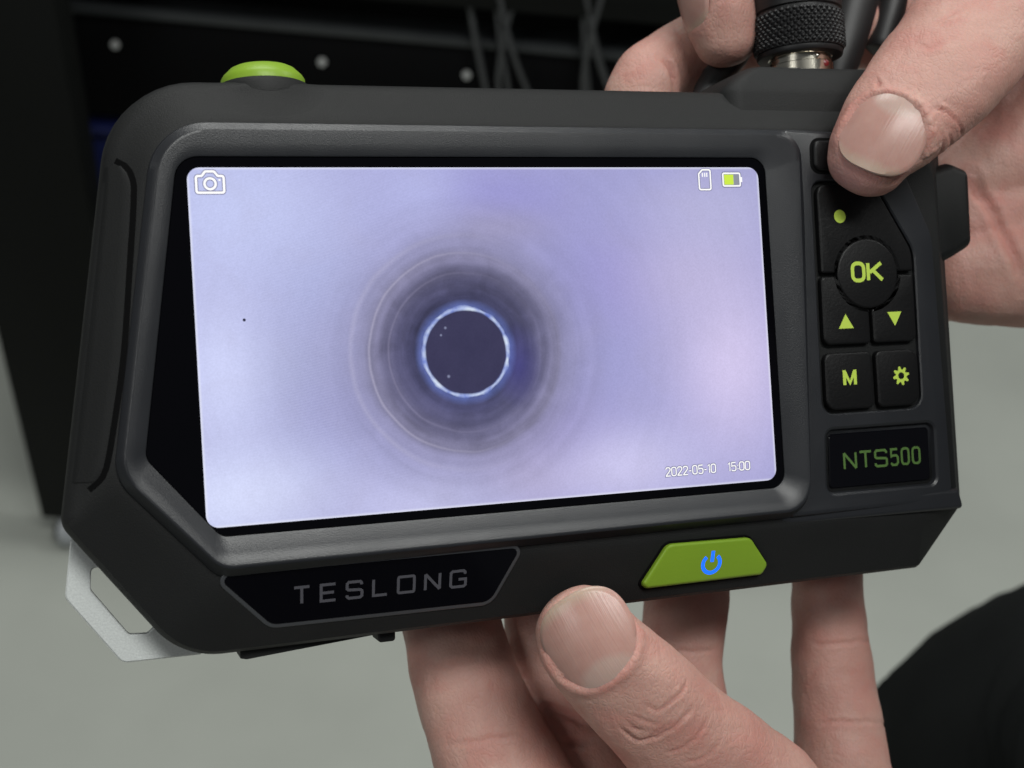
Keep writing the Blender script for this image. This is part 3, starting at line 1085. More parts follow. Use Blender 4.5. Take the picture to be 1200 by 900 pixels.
for i in range(64):
    a = 2 * math.pi * i / 64
    tooth = math.cos(8 * a)
    r_ = 1.62 + 0.33 * max(-1, min(1, tooth * 2.2))
    gear_o.append((gx_ + r_ * math.cos(a + 0.2), gy_ + r_ * math.sin(a + 0.2), KT + 0.01))
    gear_i.append((gx_ + 0.72 * math.cos(a + 0.2), gy_ + 0.72 * math.sin(a + 0.2), KT + 0.01))
sym["settings_key"] = loft([gear_o, gear_i], False, False)
for nm, poly in keys:
    k_ = part(nm, key_mesh(poly, z1=0.55 if nm == "ok_key" else 0.35), M_key, smooth=30)
    v, f = sym[nm]
    dz = 0.2 if nm == "ok_key" else 0.0
    part("key_symbol", ([(a, b, c + dz) for a, b, c in v], f), M_limeprint, k_, smooth=None)

# small key above the pad, under the thumb
SK = [(68.2, 36.6, 1.6), (85, 36.6, 2.2), (85.4, 30.4, 2), (68.0, 30.4, 1.6)]
part("shutter_key", key_mesh(fillet(SK, 8), z0=-1.2, z1=0.75, bev=0.6), M_key, smooth=40)
part("key_gap", slab(inset(SK, -0.6), -1.4, 0.09, 0.1), M_recess)

# plate with the model number, sunk in its own well
mplate = part("model_plate", slab(inset(NR, 1.0), -1.2, -0.75, 0.2, steps=1), M_plate, smooth=None)
tx0 = ((71.6, -30.1))
tx1 = ((89.6, -30.4))
part("lettering", text("NTS500", tx0[0], (tx0[1] + tx1[1]) / 2, 3.2, 0.5, -0.70, 0.36, fit=tx1[0] - tx0[0]), M_greenprint, mplate, smooth=None)
# lip under the plate
LP = [(50, -36.2, 0.4), (98.2, -36.2, 0.6), (99.2, -40.5, 0.8), (50, -40.5, 0.4)]
part("lower_lip", slab(LP, -3.0, 0.3, 0.9, 6, 4, lambda x, y: -1.6 * min(1, max(0, (68 - x) / 12)) ** 1.5), M_bezel)


# chin
def chin_z(x, y):
    return shell_z(x, y, -5.0)


NP = [(*(-54.6, -39.4), 1.2), (*(1.6, -39.5), 1.2), (*(-4.1, -49.8), 3.0), (*(-44.9, -49.6), 3.0)]
NPz = lambda x, y: -0.95 + (y + 40.3) * 0.372
rim = part("plate_rim", slab(inset(NP, -0.55), -3.5, 0.28, 0.25, 8, 3, NPz), M_rim)
nplate = part("name_plate", slab(inset(NP, 0.12), -3.0, 0.36, 0.12, 8, 1, NPz), M_plate, smooth=None)
xa, ya = (-41, -45.9)
xb, yb = (-9, -46.1)
part("lettering", text("TESLONG", xa + 0.2, (ya + yb) / 2, 3.0, 0.52, 0.40, 0.74, sx=0.95, zf=NPz, fit=xb - xa - 0.4), M_greyprint, nplate, smooth=None)

PB = [(*(31.2, -41.8), 2.0), (*(49.1, -42.1), 2.2), (*(53.9, -48.2), 1.4), (*(52.7, -50.2), 1.0), (*(27.5, -50.4), 1.0), (*(26.5, -49.4), 0.8)]
PBz = lambda x, y: -0.95 + (y + 40.3) * 0.372
part("button_gap", slab(inset(PB, -0.5), -3.0, 0.25, 0.3, 8, 3, PBz), M_recess)
pbtn = part("power_button", slab(PB, -3.0, 1.5, 0.7, 8, 5, PBz), M_lime, smooth=17)
px_, py_ = (40.9, -46.4)
arc_p = arc(px_, py_ - 0.25, 1.85, 130, 410, 30, 1.85)
part("power_symbol", merge(ribbon(arc_p, 0.75, 1.53, False, PBz), ribbon([(px_ + 0.12, py_ + 2.35), (px_ + 0.08, py_ + 0.1)], 0.75, 1.535, False, PBz)), M_blue, pbtn, smooth=None)

# flange on the right edge
FL = [(95.9, 31.0, 2.0), (104.8, 33.2, 2.0), (109.6, 31.4, 2.2), (109.3, 15.2, 2.6), (104.4, 12.8, 1.5), (95.9, 9.5, 2.0)]
rings = [zring(inset(FL, 0.8), -16, 8), zring(FL, -14.5, 8), zring(FL, -6.2, 8), zring(inset(FL, 0.4), -4.9, 8), zring(inset(FL, 1.2), -3.9, 8), zring(inset(FL, 2.2), -3.4, 8)]
part("side_guard", loft(rings), M_side)
SR = [(91, 30, 1), (97, 24, 3), (101.4, 12, 3), (101.6, -38, 1.5), (96.8, -38, 1), (96.6, 12, 3)]

# connector housing on top
HB = [(49.5, -25.5, 4), (100.0, -25.5, 5), (100.0, -3.6, 4), (52.0, -3.6, 4)]
HT = [(57.2, -24.0, 4), (95.0, -24.0, 5), (94.0, -5.8, 3.5), (58.5, -5.8, 3.5)]
rings = []
for tt, yy in ((0, 40), (0, 47.0), (0.06, 48.2), (0.45, 50.7), (0.85, 52.3), (1.0, 52.9)):
    rings.append([(p.x, yy, p.y) for p in fillet(blend(HB, HT, tt), 8)])
rings.append([(p.x, 53.2, p.y) for p in fillet(inset(HT, 0.8), 8)])
part("connector_housing", loft(rings), M_rubber, smooth=40)

# capture button on top and the collar that carries it
bx_, bz_ = -39.6, -12.6
part("button_collar", revolve([(5.0, 38), (9.0, 44), (9.0, 46.5), (8.6, 47.8), (8.2, 48.5), (7.8, 48.7)], 56, 'y', (bx_, 0, bz_)), M_rubber, smooth=60)
rows = []
for j in range(15):
    y_ = 39.9 + 7.9 * j / 14
    rows.append([(bx_ - 14 + 28 * i / 28, y_, shell_z(bx_ - 14 + 28 * i / 28, y_) - 0.12 + 2.3 * math.exp(-(((i - 14) / 6.2) ** 2)) * (j / 14) ** 1.3) for i in range(29)])
part("button_bulge", loft(rows, False, False, closed=False), M_rubber, smooth=180)
part("capture_button", revolve([(7.7, 48.4), (7.7, 49.6), (7.3, 50.3), (6.0, 51.6), (5.2, 52.0), (3.0, 52.25), (0.8, 52.3)], 56, 'y', (bx_, 0, bz_)), M_lime, smooth=30)

# steel lanyard plate at the lower left
zl = -16.0
PL = [(-77.5, -33.5, 0.6), (-79.2, -41.8, 1.8), (-70.2, -54.6, 1.8), (-55.0, -54.9, 0.5), (-52, -46, 0.5), (-70, -28, 0.5)]
PL = [(*(-77.9, -32.6), 0.5), (*(-79.3, -42.5), 2.2), (*(-70.2, -55.1), 2.2), (*(-56.5, -55.2), 0.5), (-50.0, -46.0, 0.5), (-70.0, -27.0, 0.5)]
HO = [(*(-74.6, -37.6), 0.9), (*(-74.9, -41.6), 1.2), (*(-68.8, -50.2), 1.2), (*(-65.6, -50.4), 0.9), (*(-64, -49), 0.6), (*(-72.4, -37.7), 0.9)]
rings = [zring(HO, zl - 1.0, 8), zring(HO, zl + 0.85, 8), zring(inset(HO, -0.2), zl + 1.0, 8), zring(inset(PL, 0.25), zl + 1.0, 8), zring(PL, zl + 0.75, 8), zring(PL, zl - 1.0, 8)]
part("lanyard_plate", loft(rings + [rings[0]], False, False), M_steel, smooth=30)

# port cover under the chin, standing a little open, and a small catch
f0, f1 = (-50, -54.7, -14), (-24.2, -54.8, -14)
rings = []
for tt in (0, 0.04, 0.5, 0.97, 1.0):
    x_ = f0[0] + (f1[0] - f0[0]) * tt
    drop = 1.9 * (1 - tt) + 0.1
    e = 0.3 if tt in (0, 1.0) else 0
    yb_ = -54.0
    rings.append([(x_, yb_ + 1.5, -22 + e), (x_, yb_ - drop + e, -22 + e), (x_, yb_ - drop + e, -9 - e), (x_, yb_ + 1.5, -9 - e)])
part("port_cover", loft(rings), M_side)
cxx, cyy, _ = (-23, -55, -12)
part("cover_catch", slab([(cxx - 1.8, cyy + 3, 0.3), (cxx + 1.8, cyy + 3, 0.3), (cxx + 1.6, cyy - 0.9, 0.6), (cxx - 1.6, cyy - 0.9, 0.6)], -15, -9.5, 0.4), M_side)

# ------------------------------------------------------------------ probe plug on top
plug = bpy.data.objects.new("probe_plug", None)
COL.objects.link(plug)
plug.matrix_world = DEVICE @ Matrix.Translation(Vector((75.6, 53.9, -14.5)) * MM)
plug["label"] = "black knurled cable plug with nickel collar screwed onto the monitor's top"
plug["category"] = "plug"


def ppart(name, vf, m, smooth=35.0, parent=None):
    return link(name, pydata(name, vf[0], vf[1]), m, parent or plug, smooth)


col_ = ppart("collar", revolve([(6.9, -2.0), (6.9, 1.6), (6.6, 1.8), (6.6, 3.2), (6.9, 3.4), (6.9, 6.0)], 56, 'y'), M_nickel, 25)
v, f = revolve([(0.7, 0.0), (0.7, 0.35), (0.3, 0.5)], 20, 'z', (2.1, 0.9, 6.35))
ppart("index_mark", (v, f), M_red, parent=col_)
v, f = revolve([(0.55, 0.0), (0.55, 0.3), (0.2, 0.4)], 20, 'z', (0.3, 2.4, 6.5))
ppart("index_stud", (v, f), M_nickel, parent=col_)
# knurled ring with real diamonds
NA, NH = 336, 50
rings = []
h0, h1 = 4.6, 12.6
turns = 42
for j in range(NH + 1):
    hh = h0 + (h1 - h0) * j / NH
    rg = []
    edge = min(1.0, j / 4, (NH - j) / 4)
    for i in range(NA):
        a = 2 * math.pi * i / NA
        s1 = (turns * a / (2 * math.pi) + (hh - h0) / 1.5) % 1.0
        s2 = (turns * a / (2 * math.pi) - (hh - h0) / 1.5) % 1.0
        t1, t2 = min(s1, 1 - s1) * 2, min(s2, 1 - s2) * 2
        r_ = 9.25 + 0.55 * edge * min(t1, t2, 0.62) / 0.62
        rg.append((r_ * math.cos(a), hh, r_ * math.sin(a)))
    rings.append(rg)
ppart("knurled_ring", loft(rings), M_blackmetal, 18)
ppart("ring_lip", revolve([(8.2, 3.3), (8.9, 3.4), (9.1, 3.8), (9.1, 4.4), (8.8, 4.7)], 64, 'y'), M_blackmetal)
ppart("barrel", revolve([(9.0, 12.4), (9.0, 13.0), (9.4, 13.3), (9.4, 30), (8.0, 33), (5.0, 40), (4.2, 55)], 64, 'y'), M_blackmetal)
v, f = pipe([(0, 52, 0), (1, 75, 1), (10, 105, 0), (40, 140, -15), (90, 160, -40)], 3.4, 16, 4)
ppart("cable", (v, f), M_cable, 60)

# spare strap and cable behind the plug
v, f = pipe([(59.4, 51, -30), (62.2, 56.5, -29), (67.6, 61.4, -28), (71.4, 69.1, -27), (74.1, 79.7, -27), (79, 92, -28)], 2.9, 14, 2)
o = link("rubber_tether", pydata("strap", v, f), M_cable, None, 60, DEVICE, label="black rubber tether with its cap, looped behind the knurled plug", category="tether")
v, f = tube([(*(93.7, 53.8, -31), 3.2, 3.2), (*(96.5, 62.2, -31), 4.6, 4.2), (*(100.2, 72.3, -31), 5.2, 4.6), (*(104.4, 84.5, -31), 5.6, 5)], (0, 0, 1), 18, 2)
link("cap", pydata("cap", v, f), M_cable, o, 60)
v, f = pipe([(110.6, 66, -36), (114.7, 76.4, -36), (117.4, 86.9, -36)], 3.6, 14, 2)
o = link("loose_cable", pydata("loose_cable", v, f), M_cable, None, 60, DEVICE, label="black cable passing behind the upper thumb at the frame's top", category="cable")


# ------------------------------------------------------------------ hands
M_cloth = mat("black_cloth", (0.008, 0.009, 0.009), 0.85, spec=0.15, noise=0.3, nscale=30, bump=0.5, bscale=900)

def polyline_dist(P, line):
    best = np.full(len(P), 1e9)
    for a, b in zip(line[:-1], line[1:]):
        ab = b - a
        tt = np.clip(((P - a) @ ab) / (ab @ ab), 0, 1)
        d = np.linalg.norm(P - (a + tt[:, None] * ab), axis=1)
        best = np.minimum(best, d)
    return best


def smooth_noise(P, scale, seed):
    """cheap smooth noise: sum of random sine waves"""
    g = np.random.default_rng(seed)
    out = np.zeros(len(P))
    for _ in range(10):
        k = g.normal(size=3)
        k *= (0.6 + g.random()) * 2 * math.pi / scale / np.linalg.norm(k)
        out += np.sin(P @ k + g.random() * 6.28)
    return out / 10 ** 0.5


def build_hand(name, tubes, voxel, nails, creases, label, rot_world):
    parts_ = [tube(*a, **kw) for a, kw in tubes]
    v, f = merge(*parts_)
    me0 = pydata(name + "_cage", v, f, 1.0)             # mm
    tmp = bpy.data.objects.new(name + "_cage", me0)
    COL.objects.link(tmp)
    md = tmp.modifiers.new("remesh", 'REMESH')
    md.mode = 'VOXEL'
    md.voxel_size = voxel
    sm = tmp.modifiers.new("smooth", 'SMOOTH')
    sm.factor = 0.5
    sm.iterations = 22
    dg = bpy.context.evaluated_depsgraph_get()
    me1 = bpy.data.meshes.new_from_object(tmp.evaluated_get(dg))
    COL.objects.unlink(tmp)
    bpy.data.objects.remove(tmp)
    nv = len(me1.vertices)
    P = np.empty(nv * 3)
    me1.vertices.foreach_get("co", P)
    P = P.reshape(-1, 3)
    Nn = np.empty(nv * 3)
    me1.vertices.foreach_get("normal", Nn)
    Nn = Nn.reshape(-1, 3)
    disp = 0.16 * smooth_noise(P, 13, 1) + 0.035 * smooth_noise(P, 4.0, 2) + 0.010 * smooth_noise(P, 1.7, 3)
    flush = np.zeros(nv)
    dry = np.zeros(nv)
    bvh = BVHTree.FromPolygons([Vector(p) for p in P], [tuple(p.vertices) for p in me1.polygons])

    def surf(line):
        out = []
        for q in line:
            h = bvh.find_nearest(Vector(q))
            out.append(np.array(h[0]))
        return np.array(out)
    for c in creases:
        line = catmull([(*q, 0, 0) for q in c["line"]], 1.0)[:, :3]
        line = surf(line)
        line = line + 0.18 * np.stack([smooth_noise(line, 3.0, 11 + i) for i in range(3)], 1) * c.get("wob", 1.0)
        d = polyline_dist(P, line)
        w, dep = c["w"], c["d"]
        ends = np.minimum(np.linalg.norm(P - line[0], axis=1), np.linalg.norm(P - line[-1], axis=1))
        tap = np.clip(ends / (4 * w + 1e-6), 0.0, 1)
        disp -= dep * np.exp(-(d / w) ** 2) * tap
        disp += dep * c.get("lip", 0.35) * np.exp(-((d - 1.9 * w) / (0.9 * w)) ** 2) * tap
        flush = np.maximum(flush, c.get("red", 0.35) * np.exp(-(d / (1.3 * w)) ** 2) * tap)
    nail_meshes = []
    for nl in nails:
        c = np.array(nl["c"], float)
        ax = np.array(nl["axis"], float)
        n_ = np.array(nl["n"], float)
        ax /= np.linalg.norm(ax)
        n_ -= ax * (n_ @ ax)
        n_ /= np.linalg.norm(n_)
        lat = np.cross(ax, n_)
        hw, hl = nl["hw"], nl["hl"]
        D = P - c
        u, s, hgt = D @ lat, D @ ax, D @ n_
        front = (Nn @ n_ > 0.05) & (np.abs(u) < hw + 5) & (np.abs(s) < hl + 6) & (np.abs(hgt) < 14)
        pw = nl.get('pw', 2.4)
        rad = (np.abs(u / hw) ** pw + np.abs(s / hl) ** pw) ** (1 / pw)
        sd_ = (rad - 1) * min(hw, hl) + 0.08 * smooth_noise(P, 3.2, 41)
        # sunk bed, raised fold on the sides and the root, none at the tip
        prox = np.clip(0.75 - 0.9 * (s / hl), 0, 1)
        bed = -0.55 * np.clip(0.5 - sd_ / 0.9, 0, 1)
        fold = nl.get("fold", 0.5) * np.exp(-((sd_ - 1.0) / 1.0) ** 2) * (0.15 + 0.85 * prox)
        disp += np.where(front, bed + fold, 0)
        flush = np.where(front, np.maximum(flush, (0.28 + 0.2 * smooth_noise(P, 5, 77)) * np.exp(-((sd_ - 0.7) / 1.1) ** 2) * prox), flush)
        if nl.get("dry"):
            q = np.exp(-((sd_ - 1.6) / 1.8) ** 2) * (np.array(lat @ np.array(nl["dry"])) * u > 0) * np.clip((0.55 - s / hl) / 0.3, 0, 1)
            dry = np.where(front, np.maximum(dry, 0.6 * q * (smooth_noise(P, 2.2, 5) > 0.2)), dry)
            disp += np.where(front, q * (0.12 * smooth_noise(P, 2.4, 9) + 0.09 * smooth_noise(P, 1.1, 10)), 0)
        # nail plate
        G = 26
        grid = []
        uvs = []
        for j in range(G + 1):
            for i in range(G + 1):
                a, b = 2 * i / G - 1, 2 * j / G - 1
                # square to superellipse
                m_ = max(abs(a), abs(b))
                e_ = (abs(a) ** pw + abs(b) ** pw) ** (1 / pw)
                k_ = m_ / e_ if e_ > 1e-9 else 0
                uu, ss = a * k_ * hw * 1.03, b * k_ * hl * 1.03
                if ss > 0:
                    ss *= 1 + nl.get("free", 0.06) * (ss / hl)
                org = c + lat * uu + ax * ss + n_ * 30
                h = bvh.ray_cast(Vector(org), Vector(-n_))
                z = (np.array(h[0]) - c) @ n_ if h[0] is not None else np.nan
                grid.append([uu, ss, z, m_])
                uvs.append((uu / hw / 2.06 + 0.5, ss / hl / 2.1 + 0.5))
        grid = np.array(grid)
        z = grid[:, 2].reshape(G + 1, G + 1)
        # transverse arch only: fit one smooth arch per row
        uu = grid[:, 0].reshape(G + 1, G + 1)
        ss = grid[:, 1].reshape(G + 1, G + 1)
        kk = nl.get("long", -0.008)
        kc = nl.get("arch", 0.045)
        zmax = np.nanmax(z)
        ok = ~np.isnan(z) & (np.abs(uu) < 0.6 * hw) & (ss > -0.9 * hl) & (ss < 0.5 * hl) & (z > zmax - 5)
        A = np.stack([np.ones(ok.sum()), uu[ok], ss[ok]], 1)
        co = np.linalg.lstsq(A, z[ok] - kk * ss[ok] ** 2 + kc * uu[ok] ** 2, rcond=None)[0]
        zz = co[0] + co[1] * uu + co[2] * ss - kc * uu ** 2 + kk * ss ** 2
        rd = grid[:, 3].reshape(G + 1, G + 1)
        lift = nl.get("lift", 0.05) - 0.12 * np.clip((rd - 0.8) / 0.2, 0, 1) * np.clip(0.8 - ss / hl, 0, 1)
        zz = zz + lift
        zz = zz + np.where(ss > 0.72 * hl, 0.0, 0.0)
        V3 = [tuple(c + lat * uu.flat[q] + ax * ss.flat[q] + n_ * zz.flat[q]) for q in range((G + 1) ** 2)]
        V3 += [tuple(np.array(p) - n_ * 0.55) for p in V3]
        Fq = []
        o2 = (G + 1) ** 2
        for j in range(G):
            for i in range(G):
                a = j * (G + 1) + i
                Fq.append((a, a + 1, a + G + 2, a + G + 1))
                Fq.append((o2 + a, o2 + a + G + 1, o2 + a + G + 2, o2 + a + 1))
        border = [i for i in range(G + 1)] + [(j + 1) * (G + 1) + G for j in range(G)] + [G * (G + 1) + i for i in range(G - 1, -1, -1)] + [j * (G + 1) for j in range(G - 1, 0, -1)]
        for q in range(len(border)):
            a, b = border[q], border[(q + 1) % len(border)]
            Fq.append((a, o2 + a, o2 + b, b))
        nm_ = bpy.data.meshes.new("nail")
        nm_.from_pydata([(x * MM, y * MM, z_ * MM) for x, y, z_ in V3], [], Fq)
        uvl = nm_.uv_layers.new(name="plate")
        alluv = uvs + uvs
        for lp in nm_.loops:
            uvl.data[lp.index].uv = alluv[lp.vertex_index]
        bm = bmesh.new()
        bm.from_mesh(nm_)
        bmesh.ops.recalc_face_normals(bm, faces=bm.faces)
        bm.to_mesh(nm_)
        bm.free()
        nail_meshes.append(nm_)
    # redness patches
    P2 = P + Nn * disp[:, None]
    me1.vertices.foreach_set("co", (P2 * MM).ravel())
    at = me1.attributes.new("flush", 'FLOAT', 'POINT')
    at.data.foreach_set("value", np.clip(flush + 0.08 + 0.15 * smooth_noise(P, 22, 21), 0, 1).astype(np.float32))
    at = me1.attributes.new("dry", 'FLOAT', 'POINT')
    at.data.foreach_set("value", dry.astype(np.float32))
    me1.update()
    me1.materials.clear()
    o_ = link(name, me1, M_skin, None, 180, rot_world, label=label, category="hand")
    for nm_ in nail_meshes:
        link("nail", nm_, M_nail, o_, 60)
    return o_


def T(st, n, **kw):
    return ((st, n), kw)


# hand that grips the monitor from below (palm towards the camera)
thumb_n = (-0.62, -0.08, 0.80)
low = []
low.append(T([(*(10.5, -53.9, 1.5), 8.0, 6.0), (*(12.1, -57, 2.2), 9.6, 7.2), (*(14.6, -61, 2.4), 10.3, 7.8), (*(18.7, -65.4, 2), 10.9, 8.4), (*(24, -70.9, 1), 11.3, 9.0),
              (*(31.6, -78.9, -1), 12.2, 9.4), (*(40.8, -88.1, -4), 14.2, 10.5), (*(51.8, -101.5, -9), 16.5, 12), (*(56.1, -124.8, -16), 18, 14)], thumb_n, power=2.2, cap=(1.0, 0.8)))
fn = (0.1, -0.1, -1)
low.append(T([(*(-4.9, -30.7, -41), 7.0, 6.5), (*(-4.3, -42.6, -41), 9.0, 8), (*(-2.4, -60.8, -39), 10.7, 9.5), (*(0, -76.5, -34), 11.6, 10.5), (*(5.2, -92.3, -30), 13.5, 12), (*(15, -118.2, -28), 16, 14)], fn))
low.append(T([(*(22.6, -22.5, -43), 7.5, 7), (*(21.4, -45.2, -43), 9.2, 8.4), (*(19.9, -63.7, -41), 9.6, 9), (*(20.5, -80.2, -39), 10.2, 9.6), (*(26.6, -100.6, -35), 12, 11.5), (*(28.3, -122.4, -28), 16, 15)], fn))
low.append(T([(*(59.8, -21, -43), 7.5, 7), (*(57.4, -40.6, -43), 9.0, 8.4), (*(54.1, -57.8, -41), 9.6, 9), (*(51, -71.9, -40), 9.3, 9), (*(50.1, -89.7, -38), 10, 10), (*(46.6, -107.5, -35), 12, 11.5), (*(42, -126.7, -28), 16, 15)], fn))
low.append(T([(*(90.3, -27, -41), 7.0, 6.6), (*(90.5, -43.3, -41), 8.0, 7.6), (*(89.2, -60.2, -39), 8.1, 8), (*(87.9, -76.8, -37), 9.1, 8.8), (*(87.3, -90.2, -35), 10.0, 9.6), (*(86.5, -99.5, -33), 10.8, 10.5), (*(84, -114.2, -31), 12.5, 12), (*(61.1, -133.2, -26), 17, 15)], fn))
# palm and wrist
low.append(T([(*(14.9, -114.3, -27), 14, 12), (*(17.5, -132.2, -22), 17, 14), (*(24.1, -152.1, -10), 19, 16), (*(21.5, -158.5, 10), 21, 19), (*(3.6, -144.6, 60), 24, 22)], (0, 0.3, 1)))
low.append(T([(*(30, -118.7, -27), 16, 13), (*(30.6, -136.6, -22), 19, 15), (*(29.6, -153.3, -10), 21, 17), (*(23.2, -158.9, 10), 22, 20)], (0, 0.3, 1)))
low.append(T([(*(48.8, -123.2, -25), 17, 13), (*(45.2, -138.7, -20), 19, 16), (*(34.3, -153.4, -8), 21, 17), (*(24.9, -159.3, 10), 22, 20)], (0, 0.3, 1)))
low.append(T([(*(54.5, -116.7, -14), 17, 13), (*(49.2, -134.3, -12), 20, 16), (*(34.2, -149.4, 0), 20, 17), (*(25.7, -158.4, 12), 21, 19)], (0, 0.3, 1)))

t_c = np.array((9.5, -57.2, 9))
t_ax = np.array((8.5, -50.3, 2)) - np.array((20.8, -67.7, 2))
low_nails = [dict(c=t_c, axis=t_ax, n=thumb_n, hw=8.5, hl=7.5, arch=0.042, fold=0.45, free=0.04, lift=-0.02, long=-0.017)]
low_cr = [
    dict(line=[(14.2, -75.1, 9), (17.4, -77.7, 9), (20.9, -76.8, 9), (25, -74.1, 9), (28.7, -70.8, 9)], w=0.42, d=0.42, red=0.3),
    dict(line=[(19.7, -68.4, 9), (22.4, -70, 9), (26, -67.9, 9), (28.2, -66, 9)], w=0.35, d=0.30, red=0.4),
    dict(line=[(16.7, -72.7, 9), (18.3, -74.8, 9), (20.4, -74.4, 9)], w=0.4, d=0.3),
    dict(line=[(23.7, -80.4, 9), (27.3, -78.8, 9), (30.3, -75.8, 9), (32.3, -72.9, 9)], w=0.4, d=0.24),
    dict(line=[(17.5, -70.9, 9), (19.5, -71.8, 9), (22.5, -72.8, 9)], w=0.35, d=0.26),
    dict(line=[(20.6, -76, 9), (22.4, -74.4, 9), (26, -71.7, 9)], w=0.35, d=0.2),
    dict(line=[(27, -82.7, 9), (31.4, -81, 9), (34.8, -77.7, 9)], w=0.45, d=0.2),
    dict(line=[(3.1, -64.9, 5), (4.9, -65.5, 8), (8.3, -65.7, 9)], w=0.4, d=0.4, red=0.7),
    # finger joints seen from the palm side
    dict(line=[(73.1, -70, -28), (80, -71.4, -27), (88.4, -71.8, -28), (95.5, -73.2, -32)], w=0.42, d=0.38, red=0.15, lip=0.2),
    dict(line=[(72, -87.7, -26), (79.8, -88.1, -25), (88.1, -89.5, -26), (96.4, -92.3, -30)], w=0.42, d=0.38, red=0.15, lip=0.2),
    dict(line=[(39.1, -68.4, -31), (47.2, -69.7, -31), (57.1, -70.3, -32)], w=0.42, d=0.38, red=0.15, lip=0.2),
    dict(line=[(7.1, -74.8, -30), (16.4, -78.1, -30), (23.8, -82.4, -30)], w=0.8, d=0.7, red=0.4),
    dict(line=[(14, -85, -30), (23.6, -85.6, -30)], w=0.7, d=0.6, red=0.4),
    dict(line=[(-13.2, -81.1, -24), (-3.1, -80, -22), (7.8, -80.5, -22)], w=0.5, d=0.25, red=0.12, lip=0.2),
    dict(line=[(-14.3, -64.4, -30), (-7.4, -65.7, -29), (-0.1, -65.2, -29)], w=0.6, d=0.22, red=0.3),
]
hand_a = build_hand("hand", low, 0.55, low_nails, low_cr, "bare hand gripping the monitor from below, thumb on its lower edge", DEVICE)



def sleeve(hand, a, b, r):
    a, b = np.array(a), np.array(b)
    d = b - a
    st0 = [(*(a + d * k_), r * q_, r * q_) for k_, q_ in ((0.72, 1.0), (0.8, 1.06), (1.2, 1.05), (1.8, 1.15), (2.6, 1.2), (3.2, 1.3))]
    v, f = tube(st0, (0.1, 0.3, 0.95), 32, 4.0, 2.0, (0.25, 0.2))
    P_ = np.array(v)
    P_ += (1.1 * smooth_noise(P_, 24, 61) + 0.6 * smooth_noise(P_, 11, 62))[:, None] * np.array([0.5, 0.5, 0.5])
    link("sleeve", pydata("sleeve", [tuple(p) for p in P_], f), M_cloth, hand, 180)


sleeve(hand_a, (21.5, -158.5, 10), (3.6, -144.6, 60), 29)

# hand at the upper right, thumb on the keypad
thumb2_n = (-0.82, 0.10, 0.70)
upp = []
upp.append(T([(*(76, 30.1, 6.5), 7.9, 5.8), (*(77.7, 33.7, 7.6), 9.5, 7.0), (*(81.6, 37.6, 7.8), 10.9, 7.8), (*(87, 42.3, 7.2), 12.2, 8.6), (*(93.5, 47.8, 6.4), 13.4, 9.4),
              (*(101.1, 54.3, 4.4), 14.0, 10), (*(112.7, 63.7, 0), 15, 11.4), (*(132.3, 77.4, -9), 16.5, 13), (*(162.4, 91.3, -24), 19, 16), (*(190.8, 94.2, -34), 22, 18)], thumb2_n, power=2.2, cap=(1.0, 0.8)))
# index finger over the top, its tip beside the plug
upp.append(T([(*(62.2, 63.1, -22), 7.0, 7.2), (*(61.3, 68.1, -22), 8.0, 8.3), (*(60.6, 76.8, -23), 8.3, 8.6), (*(62, 88.3, -26), 8.6, 8.8), (*(71.5, 101.4, -31), 9.2, 9.2), (*(91.5, 108.6, -38), 9.2, 9.4), (*(129.9, 104.5, -42), 10, 10.5), (*(167.5, 86.9, -42), 12, 13)], (-0.4, 0.85, 0.35)))
# middle finger behind the plug
upp.append(T([(*(49.8, 32.2, -40), 7.5, 7.2), (*(48, 44.4, -38), 8.2, 8.0), (*(48.9, 55.3, -37.5), 8.7, 8.6), (*(56.6, 61.7, -39), 8.2, 8.4), (*(68.9, 67.8, -41), 8.4, 8.6), (*(87.3, 71.7, -43), 8.6, 8.8), (*(114.1, 73.3, -44), 9.2, 9.4), (*(140.8, 70.9, -43), 10.5, 11), (*(166.7, 64.2, -40), 12, 14)], (-0.3, 0.7, -0.6), step=1.5))
# ring and little finger across the back
upp.append(T([(*(63, 36, -40), 7.5, 7.2), (*(81.1, 40, -40), 8.6, 8.4), (*(105.7, 42.5, -42), 9.4, 9.2), (*(133.6, 42.8, -43), 11, 11), (*(165.3, 46.7, -40), 14, 15)], (0, 0.1, -1)))
upp.append(T([(*(74.1, 11.9, -39), 6.5, 6.4), (*(93, 13.5, -40), 7.8, 7.6), (*(112.7, 14.8, -41), 9.4, 9), (*(133.6, 15.7, -39), 13, 11), (*(159.9, 22.1, -36), 17, 14)], (0, 0.1, -1)))
# palm and heel of the hand
upp.append(T([(*(125.7, 11.5, -33), 11.5, 10), (*(135.7, 11.8, -31), 13.4, 12), (*(154.9, 14.3, -31), 16, 14), (*(185.2, 25.8, -34), 19, 16)], (0, 0, 1)))
upp.append(T([(*(130, 32, -36), 10, 11), (*(143.2, 38.7, -33), 13, 13), (*(163.9, 51.4, -32), 18, 16), (*(195.9, 63.9, -36), 22, 18)], (0, 0, 1)))
upp.append(T([(*(129, 22.8, -35), 15, 11), (*(144.5, 23.6, -33), 18, 12), (*(172.1, 31.3, -34), 22, 15)], (0, 0, 1)))
upp.append(T([(*(143.2, 52.5, -38), 12, 12), (*(160, 56.6, -36), 17, 15), (*(187.9, 68.1, -36), 22, 18)], (0, 0, 1)))
upp.append(T([(*(149.8, 26.5, -36), 15, 13), (*(177.3, 39.3, -36), 22, 17), (*(206, 55.9, -30), 24, 20), (*(223.2, 61.9, -10), 26, 23), (*(205.6, 51.1, 40), 30, 28)], (0, 0, 1)))
